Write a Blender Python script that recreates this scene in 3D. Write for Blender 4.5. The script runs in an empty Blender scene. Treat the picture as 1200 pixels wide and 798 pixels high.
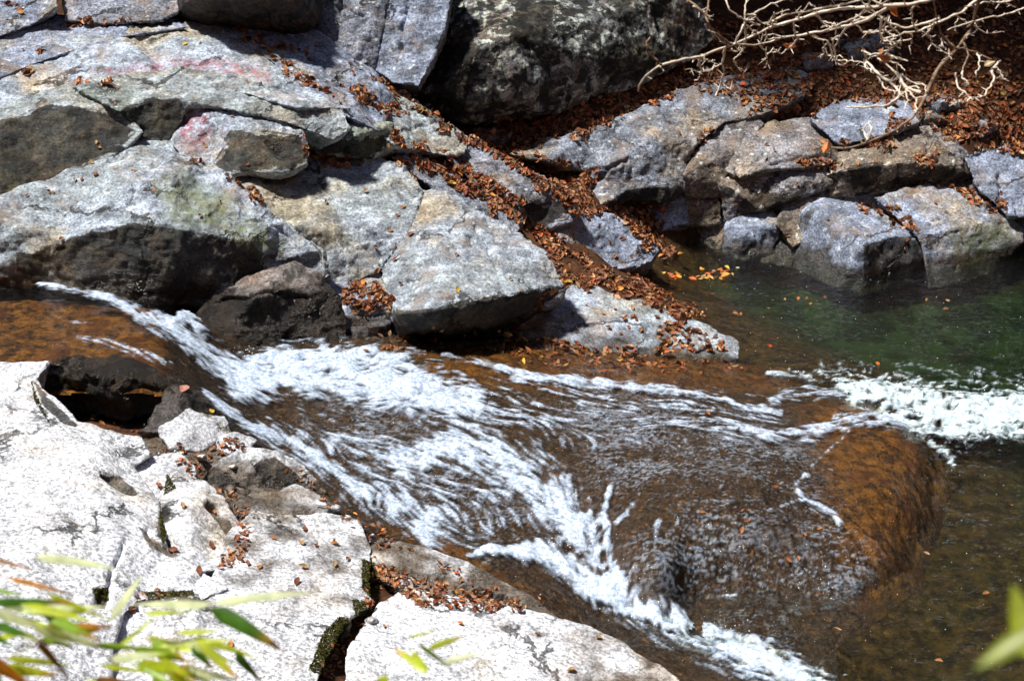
import bpy, bmesh, math, random
import numpy as np
from mathutils import Vector, Matrix, noise as mnoise
from mathutils.geometry import delaunay_2d_cdt

random.seed(7); RNG = np.random.default_rng(11)
S = bpy.context.scene
COL = S.collection
PI = math.pi

# ------------------------------------------------------------------ camera
CAM_H, PITCH, FPX = 5.5, math.radians(25.0), 1650.0
cd = bpy.data.cameras.new('camera'); cam = bpy.data.objects.new('camera', cd); COL.objects.link(cam)
cam.location = (0, 0, CAM_H); cam.rotation_euler = (math.radians(90) - PITCH, 0, 0)
cd.sensor_width = 36.0; cd.lens = 36.0 * FPX / 1200.0
cd.clip_start = 0.05; cd.clip_end = 500
cd.dof.use_dof = True; cd.dof.focus_distance = 11.0; cd.dof.aperture_fstop = 5.0
S.camera = cam

# ------------------------------------------------------------------ light
SUN_DIR = Vector((-0.37, -0.05, 0.92)).normalized()       # towards the sun: back left
w = bpy.data.worlds.new('World'); S.world = w; w.use_nodes = True
wn = w.node_tree.nodes; wl_ = w.node_tree.links
sky = wn.new('ShaderNodeTexSky'); sky.sky_type = 'NISHITA'; sky.sun_disc = False
sky.sun_elevation = math.asin(SUN_DIR.z); sky.sun_rotation = math.atan2(SUN_DIR.x, SUN_DIR.y)
wn['Background'].inputs['Strength'].default_value = 0.05
wl_.new(sky.outputs[0], wn['Background'].inputs['Color'])
ld = bpy.data.lights.new('sun', 'SUN'); ld.energy = 4.7; ld.angle = math.radians(5.0); ld.color = (1.0, 0.955, 0.89)
sun = bpy.data.objects.new('sun', ld); COL.objects.link(sun)
sun.rotation_euler = (-SUN_DIR).to_track_quat('-Z', 'Y').to_euler(); sun.location = SUN_DIR * 40
S.view_settings.view_transform = 'Standard'; S.view_settings.look = 'None'
S.view_settings.exposure = 0.55; S.view_settings.gamma = 1.0
S.render.engine = 'CYCLES'
S.cycles.max_bounces = 8; S.cycles.diffuse_bounces = 2; S.cycles.glossy_bounces = 3
S.cycles.transparent_max_bounces = 16; S.cycles.caustics_reflective = False; S.cycles.caustics_refractive = False
S.cycles.use_denoising = True

# ------------------------------------------------------------------ helpers
cp, sp_ = math.cos(PITCH), math.sin(PITCH)
def ray(px, py):
    x = (px - 600.0) / FPX; y = -(py - 399.0) / FPX
    return Vector((x, y * sp_ + cp, y * cp - sp_))
def P(px, py, z):
    d = ray(px, py); t = (z - CAM_H) / d.z
    return Vector((d.x * t, d.y * t, z))
def PD(px, py, dist):                                     # a point at a straight distance from the eye
    return Vector((0, 0, CAM_H)) + ray(px, py).normalized() * dist
def proj(A):                                              # world (n,3) -> photo pixels (n,2)
    A = np.asarray(A, dtype=np.float64); z = A[:, 2] - CAM_H
    f = A[:, 1] * cp - z * sp_; u = A[:, 1] * sp_ + z * cp
    f = np.maximum(f, 0.05)
    return np.stack([600 + FPX * A[:, 0] / f, 399 - FPX * u / f], 1)
def sstep(a, b, x):
    t = np.clip((x - a) / (b - a), 0, 1); return t * t * (3 - 2 * t)
def tag(o, label=None, cat=None, group=None, kind=None):
    if label: o['label'] = label
    if cat: o['category'] = cat
    if group: o['group'] = group
    if kind: o['kind'] = kind
    return o
def inpoly(Q, poly):
    x, y = Q[:, 0], Q[:, 1]; r = np.zeros(len(Q), bool); n = len(poly)
    for i in range(n):
        x0, y0 = poly[i][0], poly[i][1]; x1, y1 = poly[(i + 1) % n][0], poly[(i + 1) % n][1]
        if y0 == y1: continue
        c = ((y0 > y) != (y1 > y)) & (x < (x1 - x0) * (y - y0) / (y1 - y0) + x0)
        r ^= c
    return r
def polydist(Q, line):                                    # distance of points to a polyline (x,y[,w]) + width there
    D = np.full(len(Q), 1e9); W = np.zeros(len(Q))
    for a, b in zip(line[:-1], line[1:]):
        ax, ay = a[0], a[1]; dx, dy = b[0] - ax, b[1] - ay
        t = np.clip(((Q[:, 0] - ax) * dx + (Q[:, 1] - ay) * dy) / (dx * dx + dy * dy + 1e-9), 0, 1)
        d = np.hypot(Q[:, 0] - ax - t * dx, Q[:, 1] - ay - t * dy)
        m = d < D; D[m] = d[m]
        if len(a) > 2: W[m] = (a[2] + t * (b[2] - a[2]))[m]
    return D, W
def lattice(shape, seed):
    return np.random.default_rng(seed).random(shape)
def vnoise(x, y, seed=0):                                 # 2-D value noise, vectorised
    T = lattice((256, 256), seed); xi = np.floor(x).astype(int); yi = np.floor(y).astype(int)
    fx = x - xi; fy = y - yi; fx = fx * fx * (3 - 2 * fx); fy = fy * fy * (3 - 2 * fy)
    a = T[xi % 256, yi % 256]; b = T[(xi + 1) % 256, yi % 256]; c = T[xi % 256, (yi + 1) % 256]; d = T[(xi + 1) % 256, (yi + 1) % 256]
    return (a * (1 - fx) + b * fx) * (1 - fy) + (c * (1 - fx) + d * fx) * fy
def fbm(x, y, o=4, seed=0):
    r = 0; amp = 0.5; tot = 0
    for i in range(o):
        r = r + amp * vnoise(x * 2 ** i + 17 * i, y * 2 ** i + 31 * i, seed + i); tot += amp; amp *= 0.5
    return r / tot
class TPS:
    def __init__(s, pts, lam=0.002):
        p = np.array([(q[0], q[1]) for q in pts]); v = np.array([q[2] for q in pts]); n = len(p)
        s.p = p; r2 = ((p[:, None] - p[None]) ** 2).sum(-1)
        K = 0.5 * r2 * np.log(r2 + 1e-12); K[np.diag_indices(n)] = lam
        A = np.zeros((n + 3, n + 3)); A[:n, :n] = K; A[:n, n] = 1; A[:n, n + 1:] = p; A[n, :n] = 1; A[n + 1:, :n] = p.T
        s.c = np.linalg.solve(A, np.concatenate([v, [0, 0, 0]]))
    def __call__(s, x, y):
        x = np.asarray(x, float); sh = x.shape; X = np.stack([x.ravel(), np.asarray(y, float).ravel()], 1); out = np.empty(len(X))
        n = len(s.p)
        for i in range(0, len(X), 20000):
            q = X[i:i + 20000]; r2 = ((q[:, None] - s.p[None]) ** 2).sum(-1)
            out[i:i + 20000] = (0.5 * r2 * np.log(r2 + 1e-12)) @ s.c[:n] + s.c[n] + q @ s.c[n + 1:]
        return out.reshape(sh)
def mesh_np(name, V, F, mat=None, smooth=True):
    me = bpy.data.meshes.new(name); V = np.asarray(V, np.float32); F = np.asarray(F, np.int32)
    me.vertices.add(len(V)); me.vertices.foreach_set('co', V.ravel())
    k = F.shape[1]
    me.loops.add(F.size); me.loops.foreach_set('vertex_index', F.ravel())
    me.polygons.add(len(F)); me.polygons.foreach_set('loop_start', np.arange(0, F.size, k, dtype=np.int32))
    me.update(calc_edges=True); me.validate()
    if smooth: me.polygons.foreach_set('use_smooth', np.ones(len(me.polygons), bool))
    if mat: me.materials.append(mat)
    return me
def attr(me, name, v):
    a = me.attributes.new(name, 'FLOAT', 'POINT'); a.data.foreach_set('value', np.asarray(v, np.float32))
def cattr(me, name, c):
    a = me.attributes.new(name, 'FLOAT_COLOR', 'POINT'); c = np.asarray(c, np.float32)
    a.data.foreach_set('color', np.concatenate([c, np.ones((len(c), 1), np.float32)], 1).ravel())
def link(name, me, parent=None):
    o = bpy.data.objects.new(name, me); COL.objects.link(o)
    if parent: o.parent = parent
    return o
def empty(name, loc):
    o = bpy.data.objects.new(name, None); COL.objects.link(o); o.location = loc; o.empty_display_size = 0.1; return o
def coords(me):
    a = np.empty(len(me.vertices) * 3, np.float32); me.vertices.foreach_get('co', a); return a.reshape(-1, 3).astype(np.float64)
def normals(me):
    a = np.empty(len(me.vertices) * 3, np.float32); me.vertex_normals.foreach_get('vector', a); return a.reshape(-1, 3).astype(np.float64)
def grid_faces(nx, ny, keep=None):
    i = np.arange(nx * ny).reshape(nx, ny)
    F = np.stack([i[:-1, :-1], i[1:, :-1], i[1:, 1:], i[:-1, 1:]], -1).reshape(-1, 4)
    if keep is not None: F = F[keep[F].all(1)]
    return F
def compact(V, F, *arrs):
    u, inv = np.unique(F, return_inverse=True)
    return (V[u], inv.reshape(F.shape)) + tuple(a[u] for a in arrs)

# ------------------------------------------------------------------ materials
class NT:
    def __init__(s, name):
        s.m = bpy.data.materials.new(name); s.m.use_nodes = True; s.t = s.m.node_tree; s.n = s.t.nodes; s.n.clear()
        s.out = s.n.new('ShaderNodeOutputMaterial')
    def new(s, typ, **k):
        n = s.n.new('ShaderNode' + typ)
        for a, v in k.items(): setattr(n, a, v)
        return n
    def put(s, sock, v):
        if isinstance(v, bpy.types.NodeSocket): s.t.links.new(v, sock)
        elif v is not None:
            if isinstance(v, (tuple, list)) and len(v) == 3 and sock.type == 'RGBA': v = (*v, 1)
            sock.default_value = v
    def coord(s, scale=(1, 1, 1), rot=(0, 0, 0), loc=(0, 0, 0), rnd=False):
        c = s.new('TexCoord').outputs['Object']
        if rnd:
            oi = s.new('ObjectInfo').outputs['Random']; mu = s.math('MULTIPLY', oi, 37.0)
            va = s.new('VectorMath', operation='ADD'); s.put(va.inputs[0], c)
            cb = s.new('CombineXYZ'); s.put(cb.inputs[0], mu); s.put(cb.inputs[1], mu); s.put(cb.inputs[2], mu); s.put(va.inputs[1], cb.outputs[0]); c = va.outputs[0]
        m = s.new('Mapping'); m.inputs['Scale'].default_value = scale; m.inputs['Rotation'].default_value = rot; m.inputs['Location'].default_value = loc
        s.put(m.inputs['Vector'], c); return m.outputs[0]
    def noise(s, vec, scale, detail=4, rough=0.55, dist=0.0, col=False):
        n = s.new('TexNoise'); s.put(n.inputs['Vector'], vec); n.inputs['Scale'].default_value = scale
        n.inputs['Detail'].default_value = detail; n.inputs['Roughness'].default_value = rough; n.inputs['Distortion'].default_value = dist
        return n.outputs['Color' if col else 'Fac']
    def voro(s, vec, scale, feature='F1', out='Distance'):
        n = s.new('TexVoronoi', feature=feature); s.put(n.inputs['Vector'], vec); n.inputs['Scale'].default_value = scale
        return n.outputs[out]
    def ramp(s, fac, a, b, lo=0.0, hi=1.0):
        n = s.new('MapRange', interpolation_type='SMOOTHSTEP'); s.put(n.inputs[0], fac)
        n.inputs[1].default_value = a; n.inputs[2].default_value = b; n.inputs[3].default_value = lo; n.inputs[4].default_value = hi
        return n.outputs[0]
    def math(s, op, a, b=0.5, clamp=False):
        n = s.new('Math', operation=op, use_clamp=clamp); s.put(n.inputs[0], a); s.put(n.inputs[1], b); return n.outputs[0]
    def mix(s, fac, a, b, blend='MIX'):
        n = s.new('Mix', data_type='RGBA', blend_type=blend); s.put(n.inputs[0], fac); s.put(n.inputs[6], a); s.put(n.inputs[7], b); return n.outputs[2]
    def attr(s, name, out='Fac'):
        n = s.new('Attribute', attribute_name=name); return n.outputs[out]
    def bump(s, h, dist=0.02, strength=0.6, nrm=None):
        n = s.new('Bump'); n.inputs['Distance'].default_value = dist; n.inputs['Strength'].default_value = strength
        s.put(n.inputs['Height'], h)
        if nrm is not None: s.put(n.inputs['Normal'], nrm)
        return n.outputs[0]
    def bsdf(s, color, rough=0.8, nrm=None, spec=0.3, **k):
        n = s.new('BsdfPrincipled'); s.put(n.inputs['Base Color'], color); s.put(n.inputs['Roughness'], rough)
        n.inputs['Specular IOR Level'].default_value = spec
        if nrm is not None: s.put(n.inputs['Normal'], nrm)
        for a, v in k.items(): s.put(n.inputs[a.replace('_', ' ')], v)
        return n.outputs[0]
    def done(s, shader, vol=None):
        s.put(s.out.inputs['Surface'], shader)
        if vol is not None: s.put(s.out.inputs['Volume'], vol)
        return s.m

def rock_mat(name, cool, warm, warm_amt=0.5, grain=1.0, lich=(0.50, 0.53, 0.52), lich_t=0.62, stain_t=0.60, stain=(0.035, 0.032, 0.026),
             green=0.0, black_t=None, brown=0.0, rough=0.8, wetcol=0.33, bumps=0.6, fleck=0.75, tan=0.45, mott=1.0):
    t = NT(name); v = t.coord(rnd=True); vs = t.coord(scale=(1, 1, 0.45), rot=(0.2, 0.35, 0.4), rnd=True); vb = t.coord(scale=(0.35, 1.3, 1.6), rot=(0.15, -0.25, 0.55), rnd=True)
    wf = t.ramp(t.noise(v, 1.1, 5, 0.62), 0.62 - 0.3 * warm_amt, 0.80 - 0.3 * warm_amt)
    c = t.mix(wf, cool, warm)
    c = t.mix(t.ramp(t.noise(v, 0.7, 5, 0.6), 0.45, 0.62, 0, green), c, (0.20, 0.235, 0.13)) if green else c
    c = t.mix(t.ramp(t.noise(vs, 0.8, 6, 0.65), 0.44, 0.60, 0, brown), c, (0.13, 0.085, 0.045)) if brown else c
    # mid-scale mottling, banding, mineral grain
    c = t.mix(1.0, c, t.ramp(t.noise(v, 5.0, 6, 0.68), 0.30, 0.70, 1 - .5 * mott, 1 + .45 * mott), 'MULTIPLY')
    c = t.mix(1.0, c, t.ramp(t.noise(vb, 7.0, 6, 0.7), 0.32, 0.68, 1 - .34 * mott, 1 + .30 * mott), 'MULTIPLY')
    g = t.noise(v, 42, 3, 0.75)
    c = t.mix(1.0, c, t.ramp(g, 0.36, 0.64, 1 - 0.48 * grain, 1 + 0.42 * grain), 'MULTIPLY')
    bl = t.ramp(t.noise(v, 95, 2, 0.6), 0.62, 0.68, 0, 0.6 * grain); c = t.mix(bl, c, (0.03, 0.03, 0.035))
    wh = t.ramp(t.noise(v, 70, 2, 0.6), 0.64, 0.70, 0, 0.5 * grain); c = t.mix(wh, c, (0.62, 0.62, 0.62))
    # lichen flecks and crusts, hairline fractures
    vd = t.new('VectorMath', operation='ADD'); t.put(vd.inputs[0], v); sc = t.new('VectorMath', operation='SCALE'); t.put(sc.inputs[0], t.noise(v, 2.2, 5, .65, col=True)); sc.inputs['Scale'].default_value = .75; t.put(vd.inputs[1], sc.outputs[0])
    fv = t.new('TexVoronoi', feature='F1'); t.put(fv.inputs['Vector'], v); fv.inputs['Scale'].default_value = 11
    fl = t.math('MULTIPLY', t.ramp(t.math('ADD', fv.outputs['Distance'], t.math('MULTIPLY', t.noise(v, 40, 3, .7), .35)), .30, .40, 1, 0), t.ramp(fv.outputs['Color'], .52, .62, 0, fleck))
    c = t.mix(fl, c, tuple(min(.8, 1.25 * q) for q in lich))
    ck = t.ramp(t.voro(vd.outputs[0], 0.85, 'DISTANCE_TO_EDGE'), .006, .026, 1, 0); ck = t.math('MULTIPLY', ck, t.ramp(t.noise(v, 1.7, 3), .46, .56))
    c = t.mix(t.math('MULTIPLY', ck, .85), c, (.018, .016, .014))
    c = t.mix(t.ramp(t.noise(v, 2.6, 7, .72), .50, .66, 0, tan), c, (0.30, 0.20, 0.115))
    ln = t.noise(v, 10, 7, 0.62, 0.3); lm = t.ramp(ln, lich_t, lich_t + 0.05, 0, 0.85)
    c = t.mix(lm, c, t.mix(t.noise(v, 60, 2), lich, tuple(min(0.8, 1.35 * q) for q in lich)))
    # dark algae stains with their own outline
    sm = t.ramp(t.noise(vs, 2.4, 9, 0.70, 0.2), stain_t, stain_t + 0.10, 0, 0.88); c = t.mix(sm, c, stain)
    if black_t:
        bm = t.ramp(t.noise(v, 5.5, 8, 0.68, 0.4), black_t, black_t + 0.05, 0, 0.95); c = t.mix(bm, c, (0.012, 0.012, 0.011))
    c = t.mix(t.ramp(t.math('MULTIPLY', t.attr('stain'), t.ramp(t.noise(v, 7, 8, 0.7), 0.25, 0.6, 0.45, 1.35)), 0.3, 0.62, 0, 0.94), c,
              t.mix(1.0, c, t.mix(t.ramp(t.noise(v, 3.2, 7, 0.7), 0.42, 0.62), (0.055, 0.050, 0.040), (0.24, 0.18, 0.11)), 'MULTIPLY'))  # polygon mask: shade painted on dark faces, plus real stains and mossy grooves
    c = t.mix(t.math('MULTIPLY', t.attr('pink'), t.ramp(t.noise(v, 12, 7, 0.7), 0.40, 0.60, 0.0, 0.85)), c, (0.34, 0.10, 0.12))
    c = t.mix(t.math('MULTIPLY', t.attr('olive'), t.ramp(t.noise(v, 9, 6, 0.7), 0.28, 0.66, 0.1, 0.9)), c, (0.17, 0.20, 0.10))
    wet = t.attr('wet')
    c = t.mix(wet, c, t.mix(1.0, c, (wetcol * 0.62, wetcol * 0.5, wetcol * 0.38), 'MULTIPLY'))
    rg = t.math('SUBTRACT', rough, t.math('MULTIPLY', wet, rough - 0.22))
    h = t.math('ADD', t.math('MULTIPLY', t.noise(v, 9, 9, 0.66), 1.0), t.math('MULTIPLY', t.noise(vb, 16, 6, 0.7), 0.55))
    h = t.math('ADD', h, t.math('MULTIPLY', g, 0.22))
    h = t.math('SUBTRACT', h, t.math('MULTIPLY', ck, 0.7))
    n = t.bump(h, 0.05, bumps)
    return t.done(t.bsdf(c, rg, n, 0.35))

M = {}
M['pale'] = rock_mat('granite_pale', (0.32, 0.37, 0.45), (0.42, 0.35, 0.26), 0.42, 1.0, green=0.25)
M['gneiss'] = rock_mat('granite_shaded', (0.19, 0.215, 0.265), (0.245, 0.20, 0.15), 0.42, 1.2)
M['blue'] = rock_mat('granite_blue', (0.225, 0.265, 0.355), (0.31, 0.265, 0.20), 0.36, 1.1)
M['warm'] = rock_mat('granite_warm', (0.295, 0.335, 0.39), (0.38, 0.33, 0.25), 0.42, 0.95, green=0.2)
M['green'] = rock_mat('granite_green', (0.27, 0.31, 0.335), (0.35, 0.32, 0.24), 0.42, 0.95, green=0.5)
M['brown'] = rock_mat('granite_brown', (0.24, 0.25, 0.29), (0.27, 0.225, 0.175), 0.7, 1.2, brown=0.5, stain_t=0.56)
M['dark'] = rock_mat('granite_lichen', (0.155, 0.165, 0.18), (0.19, 0.145, 0.105), 0.6, 1.1, lich=(0.42, 0.47, 0.41), lich_t=0.515, stain_t=0.50, black_t=0.49, fleck=.5)
M['slate'] = rock_mat('granite_grey', (0.20, 0.22, 0.27), (0.22, 0.19, 0.16), 0.4, 1.3, lich_t=0.64, black_t=0.60)
M['white'] = rock_mat('granite_white', (0.64, 0.665, 0.71), (0.66, 0.61, 0.54), 0.32, 1.15, lich=(0.66, 0.66, 0.66), lich_t=0.60, stain_t=0.73, bumps=0.5, mott=.55, tan=.3)
M['white2'] = rock_mat('granite_white_worn', (0.58, 0.60, 0.64), (0.58, 0.53, 0.45), 0.45, 1.0, stain_t=0.64, bumps=0.6, mott=.75, tan=.35)
M['wet'] = rock_mat('granite_wet', (0.16, 0.14, 0.12), (0.16, 0.10, 0.05), 0.7, 0.7, lich_t=0.72, stain_t=0.52, rough=0.4, bumps=0.55)
M['black'] = rock_mat('granite_black_wet', (0.24, 0.215, 0.205), (0.20, 0.13, 0.09), 0.5, 1.0, lich_t=0.74, stain_t=0.50, rough=0.4, bumps=0.9, wetcol=.17, fleck=.2)
M['rust'] = rock_mat('granite_rust_wet', (0.085, 0.045, 0.018), (0.20, 0.095, 0.026), 0.5, 1.2, lich=(.45,.24,.06), lich_t=0.63, stain_t=0.46, rough=0.4, bumps=0.8, wetcol=.9, fleck=.6)
# ------------------------------------------------------------------ stream surface, as heights over the plan
WPX = [(-90,300,.92),(-90,440,.92),(60,330,.92),(30,380,.92),(100,430,.92),(120,380,.92),(150,365,.905),(190,400,.88),(140,425,.91),(215,450,.80),
 (230,400,.72),(230,440,.73),(270,425,.56),(270,470,.60),(300,440,.50),(300,500,.52),(350,420,.45),(350,450,.46),(350,520,.44),(400,430,.42),(400,500,.40),
 (400,570,.38),(450,410,.40),(450,480,.38),(500,560,.31),(480,600,.32),(550,440,.33),(550,520,.32),(540,640,.245),(600,660,.20),(650,440,.26),(650,540,.26),
 (640,620,.20),(700,450,.22),(700,520,.25),(700,600,.20),(690,660,.12),(740,700,.05),(640,690,.15),(760,760,.02),(800,450,.15),(800,520,.22),(800,600,.30),
 (780,660,.22),(800,692,.03),(900,480,.08),(900,540,.20),(900,620,.22),(920,690,.00),(960,500,.07),(980,535,.11),(1000,690,-.01),
 (1040,475,-.05),(860,430,.05),(930,440,-.03),(1130,560,-.10),(1120,680,-.10),(1000,725,-.07),(880,735,.012),(960,810,.012),(850,810,.012),(915,765,.012),(1000,830,.0),(1100,505,-.22),(1135,565,-.24),(1115,645,-.26),(1085,715,-.26),(1015,770,-.2),(1040,455,-.24),(945,428,-.12),(1000,560,.13),(1030,600,.10),(1055,545,.075),(1070,600,.03),(1050,655,.01),(1092,600,-.04),(1112,570,-.10),(1085,650,-.10),(1010,503,.11),(1060,507,.08),(1095,530,-.03),(960,560,.14),(945,600,.15)]
WXY = [(lambda p: (p.x, p.y, p.z))(P(*q)) for q in WPX]
water_h = TPS(WXY, 0.004)
SPOLY_PX = [(-90,300,.92),(60,322,.92),(200,345,.90),(232,368,.75),(262,395,.58),(300,402,.5),(400,395,.42),(470,388,.38),(560,380,.33),(620,392,.26),(700,408,.2),(800,410,.12),
 (870,418,.05),(935,430,-.1),(1030,448,-.2),(1100,500,-.22),(1135,560,-.24),(1118,645,-.26),(1085,715,-.26),(1020,768,-.2),(1010,850,-.1),(830,840,-.03),(740,785,.02),(632,728,.13),(535,682,.24),(435,640,.33),(372,598,.4),(322,556,.47),(268,520,.53),(225,485,.68),(180,455,.82),(110,440,.9),(-90,446,.92)]
SPOLY = [(lambda p: (p.x, p.y))(P(*q)) for q in SPOLY_PX]

gx = np.arange(-5.6, 3.6, 0.0115); gy = np.arange(6.45, 12.0, 0.015)
GX, GY = np.meshgrid(gx, gy, indexing='ij'); shp = GX.shape
GQ = np.stack([GX.ravel(), GY.ravel()], 1)
GZ = water_h(GQ[:, 0], GQ[:, 1])
PX = proj(np.stack([GQ[:, 0], GQ[:, 1], GZ], 1))
inside = inpoly(GQ, SPOLY)

# flow direction from hand-drawn flow lines (photo pixels laid on the water)
FLOW = [[(-90,370),(60,372),(140,385),(200,415),(240,450),(290,480),(340,505),(400,545),(450,590),(540,640),(640,690),(740,740),(860,780),(960,830)],
 [(0,335),(80,340),(150,362),(210,395),(260,435),(310,452),(400,455),(520,470),(620,490),(720,500),(820,495),(900,500),(980,495),(1060,490)],
 [(330,420),(430,412),(520,420),(600,438),(700,455),(800,468),(880,485),(940,500),(1000,495)],
 [(400,480),(500,520),(580,550),(640,600),(680,650),(720,690),(800,735),(900,775)],
 [(640,500),(690,560),(710,620),(715,680)],[(740,560),(760,610),(740,650),(725,680)],[(820,530),(830,600),(815,660),(800,700)],
 [(900,540),(940,600),(980,660),(1000,715)],[(1000,520),(1040,580),(1060,650),(1080,690)],[(560,395),(700,425),(850,445),(940,455)]]
fx = np.zeros(len(GQ)); fy = np.zeros(len(GQ)); wsum = np.full(len(GQ), 1e-6)
for ln in FLOW:
    for a, b in zip(ln[:-1], ln[1:]):
        za = float(np.interp(a[0], [0, 200, 300, 600, 900, 1100], [.92, .85, .5, .28, .12, 0])); zb = float(np.interp(b[0], [0, 200, 300, 600, 900, 1100], [.92, .85, .5, .28, .12, 0]))
        A = P(a[0], a[1], za); B = P(b[0], b[1], zb); d = (B - A).xy; L = d.length; d /= L
        t = np.clip((GQ[:, 0] - A.x) * d.x + (GQ[:, 1] - A.y) * d.y, 0, L)
        r2 = (GQ[:, 0] - A.x - t * d.x) ** 2 + (GQ[:, 1] - A.y - t * d.y) ** 2
        wg = L / (r2 + 0.03) ** 2
        fx += wg * d.x; fy += wg * d.y; wsum += wg
nn = np.hypot(fx, fy) + 1e-9; fx = (fx / nn).reshape(shp); fy = (fy / nn).reshape(shp)
# swirl the lines a little so the streaks wander
ang = (fbm(GX * 3.1, GY * 3.1, 3, 5) - 0.5) * 1.5
fx, fy = fx * np.cos(ang) - fy * np.sin(ang), fx * np.sin(ang) + fy * np.cos(ang)
dxg, dyg = gx[1] - gx[0], gy[1] - gy[0]
def lic(src, steps, hs=0.011):
    acc = src.copy(); tot = 1.0
    for sg in (1, -1):
        ix, iy = np.meshgrid(np.arange(shp[0], dtype=float), np.arange(shp[1], dtype=float), indexing='ij')
        for k in range(steps):
            i = np.clip(ix.astype(int), 0, shp[0] - 1); j = np.clip(iy.astype(int), 0, shp[1] - 1)
            ix = ix + sg * fx[i, j] * hs / dxg; iy = iy + sg * fy[i, j] * hs / dyg
            wk = 1 - k / steps
            acc += wk * src[np.clip(ix.astype(int), 0, shp[0] - 1), np.clip(iy.astype(int), 0, shp[1] - 1)]
            tot += wk
    acc /= tot; acc -= acc.mean(); acc /= acc.std() * 4; return np.clip(acc + 0.5, 0, 1)
LSM = None
L1 = lic(RNG.random(shp), 3); L2 = lic(fbm(GX * 42, GY * 40, 2, 40), 6); L3 = lic(fbm(GX * 13, GY * 13, 3, 80), 11)
LUMP = fbm(GX * 11, GY * 11, 4, 120); FINE = fbm(GX * 38, GY * 30, 3, 150)
L4 = lic(fbm(GX * 34, GY * 34, 2, 90), 20)
streak = 0.22 * L1 + 0.28 * L2 + 0.18 * L3 + 0.32 * L4
streak = np.clip((streak - streak.mean()) / (streak.std() * 4.2) + 0.5, 0, 1)
turb = 0.5 * lic(FINE, 3) + 0.5 * lic(LUMP, 4); turb = np.clip((turb - turb.mean()) / (turb.std() * 4.2) + 0.5, 0, 1)

# where the water is white: (centre line with half-widths in photo pixels, strength, how turbulent)
FOAM = [
 ([(45,333,2.5),(90,340,4),(130,350,6),(165,368,9),(200,384,12),(232,404,15),(262,428,17),(285,445,18)], .95, .5),
 ([(205,380,6),(222,366,7),(232,386,10)], .9, .9),
 ([(285,445,26),(330,438,30),(400,440,34),(450,448,32),(500,458,26),(550,470,20)], 1.02, .6),
 ([(300,425,10),(360,415,10),(430,417,10),(480,427,10)], 1.0, .9),
 ([(430,455,30),(520,475,30),(620,490,32),(720,490,36),(820,495,32),(900,500,24)], .50, .1),
 ([(240,460,4),(262,478,6),(285,496,8),(330,515,12),(380,538,16),(440,580,22),(500,615,26)], .80, .25),
 ([(330,500,16),(400,530,30),(470,570,36),(560,620,30)], .52, .1),
 ([(470,545,20),(520,520,26),(570,525,34),(610,555,36),(650,590,32),(680,620,24)], .90, .4),
 ([(400,520,30),(480,545,34),(560,580,40),(640,610,36)], .50, .2),
 ([(548,649,3),(590,643,7),(630,645,11),(660,660,13),(700,688,16),(740,708,16),(790,728,15),(840,748,14),(890,770,15),(960,805,15)], 1.12, .9),
 ([(640,660,8),(700,700,10),(760,735,12),(850,775,12),(930,810,14)], .62, .3),
 ([(714,570,3),(708,600,4),(712,640,6),(722,670,8),(735,700,9)], .85, .7),
 ([(690,590,6),(690,620,8),(700,650,9),(715,685,10)], .70, .7),
 ([(650,590,16),(690,600,18),(700,650,16)], .55, .6),
 ([(752,575,3),(735,598,4),(722,612,4)], .6, .5),([(770,610,4),(768,640,4),(745,665,5),(730,680,5)], .55, .3),([(800,605,3),(785,622,3),(770,655,3),(748,672,4)], .45, .3),
 ([(520,416,3),(560,424,4),(605,436,5),(640,445,5)], .78, .5),
 ([(600,440,6),(680,445,6),(760,456,5),(820,462,4),(850,468,4),(870,477,4),(915,484,4)], .85, .5),
 ([(600,450,20),(700,462,20),(800,478,18),(880,492,16)], .50, .1),
 ([(890,478,5),(905,470,7),(930,462,9),(960,458,9),(985,458,7)], .66, .5),
 ([(870,505,7),(910,512,8),(940,510,9),(975,498,10),(1010,490,9),(1050,492,8),(1085,505,6)], .85, .6),
 ([(900,437,2.5),(930,438,3),(952,444,3)], .85, .4),
 ([(995,505,1.6),(975,525,1.8),(950,547,2)], .62, .8),([(985,547,2.5),(955,550,5),(940,560,4),(930,572,3),(945,585,3),(955,592,5),(972,600,4),(985,616,3)], .70, .9),
 ([(900,598,2),(925,590,2.5),(945,584,2.5)], .75, .4),
 ([(842,560,3),(852,566,4),(838,572,4)], .5, .5),
 ([(830,700,2),(850,698,2.5),(862,697,2)], .8, .6),([(995,722,5),(1002,708,6),(1030,700,5)], .55, .7),([(1000,735,4),(1012,745,4)], .5, .7),
 ([(880,770,4),(895,755,4),(905,748,3)], .7, .8),
 ([(60,376,1.5),(110,378,1.5),(150,384,2)], .35, .0),([(90,395,4),(125,400,5),(160,412,6),(200,425,3)], .52, .0),
]
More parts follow.
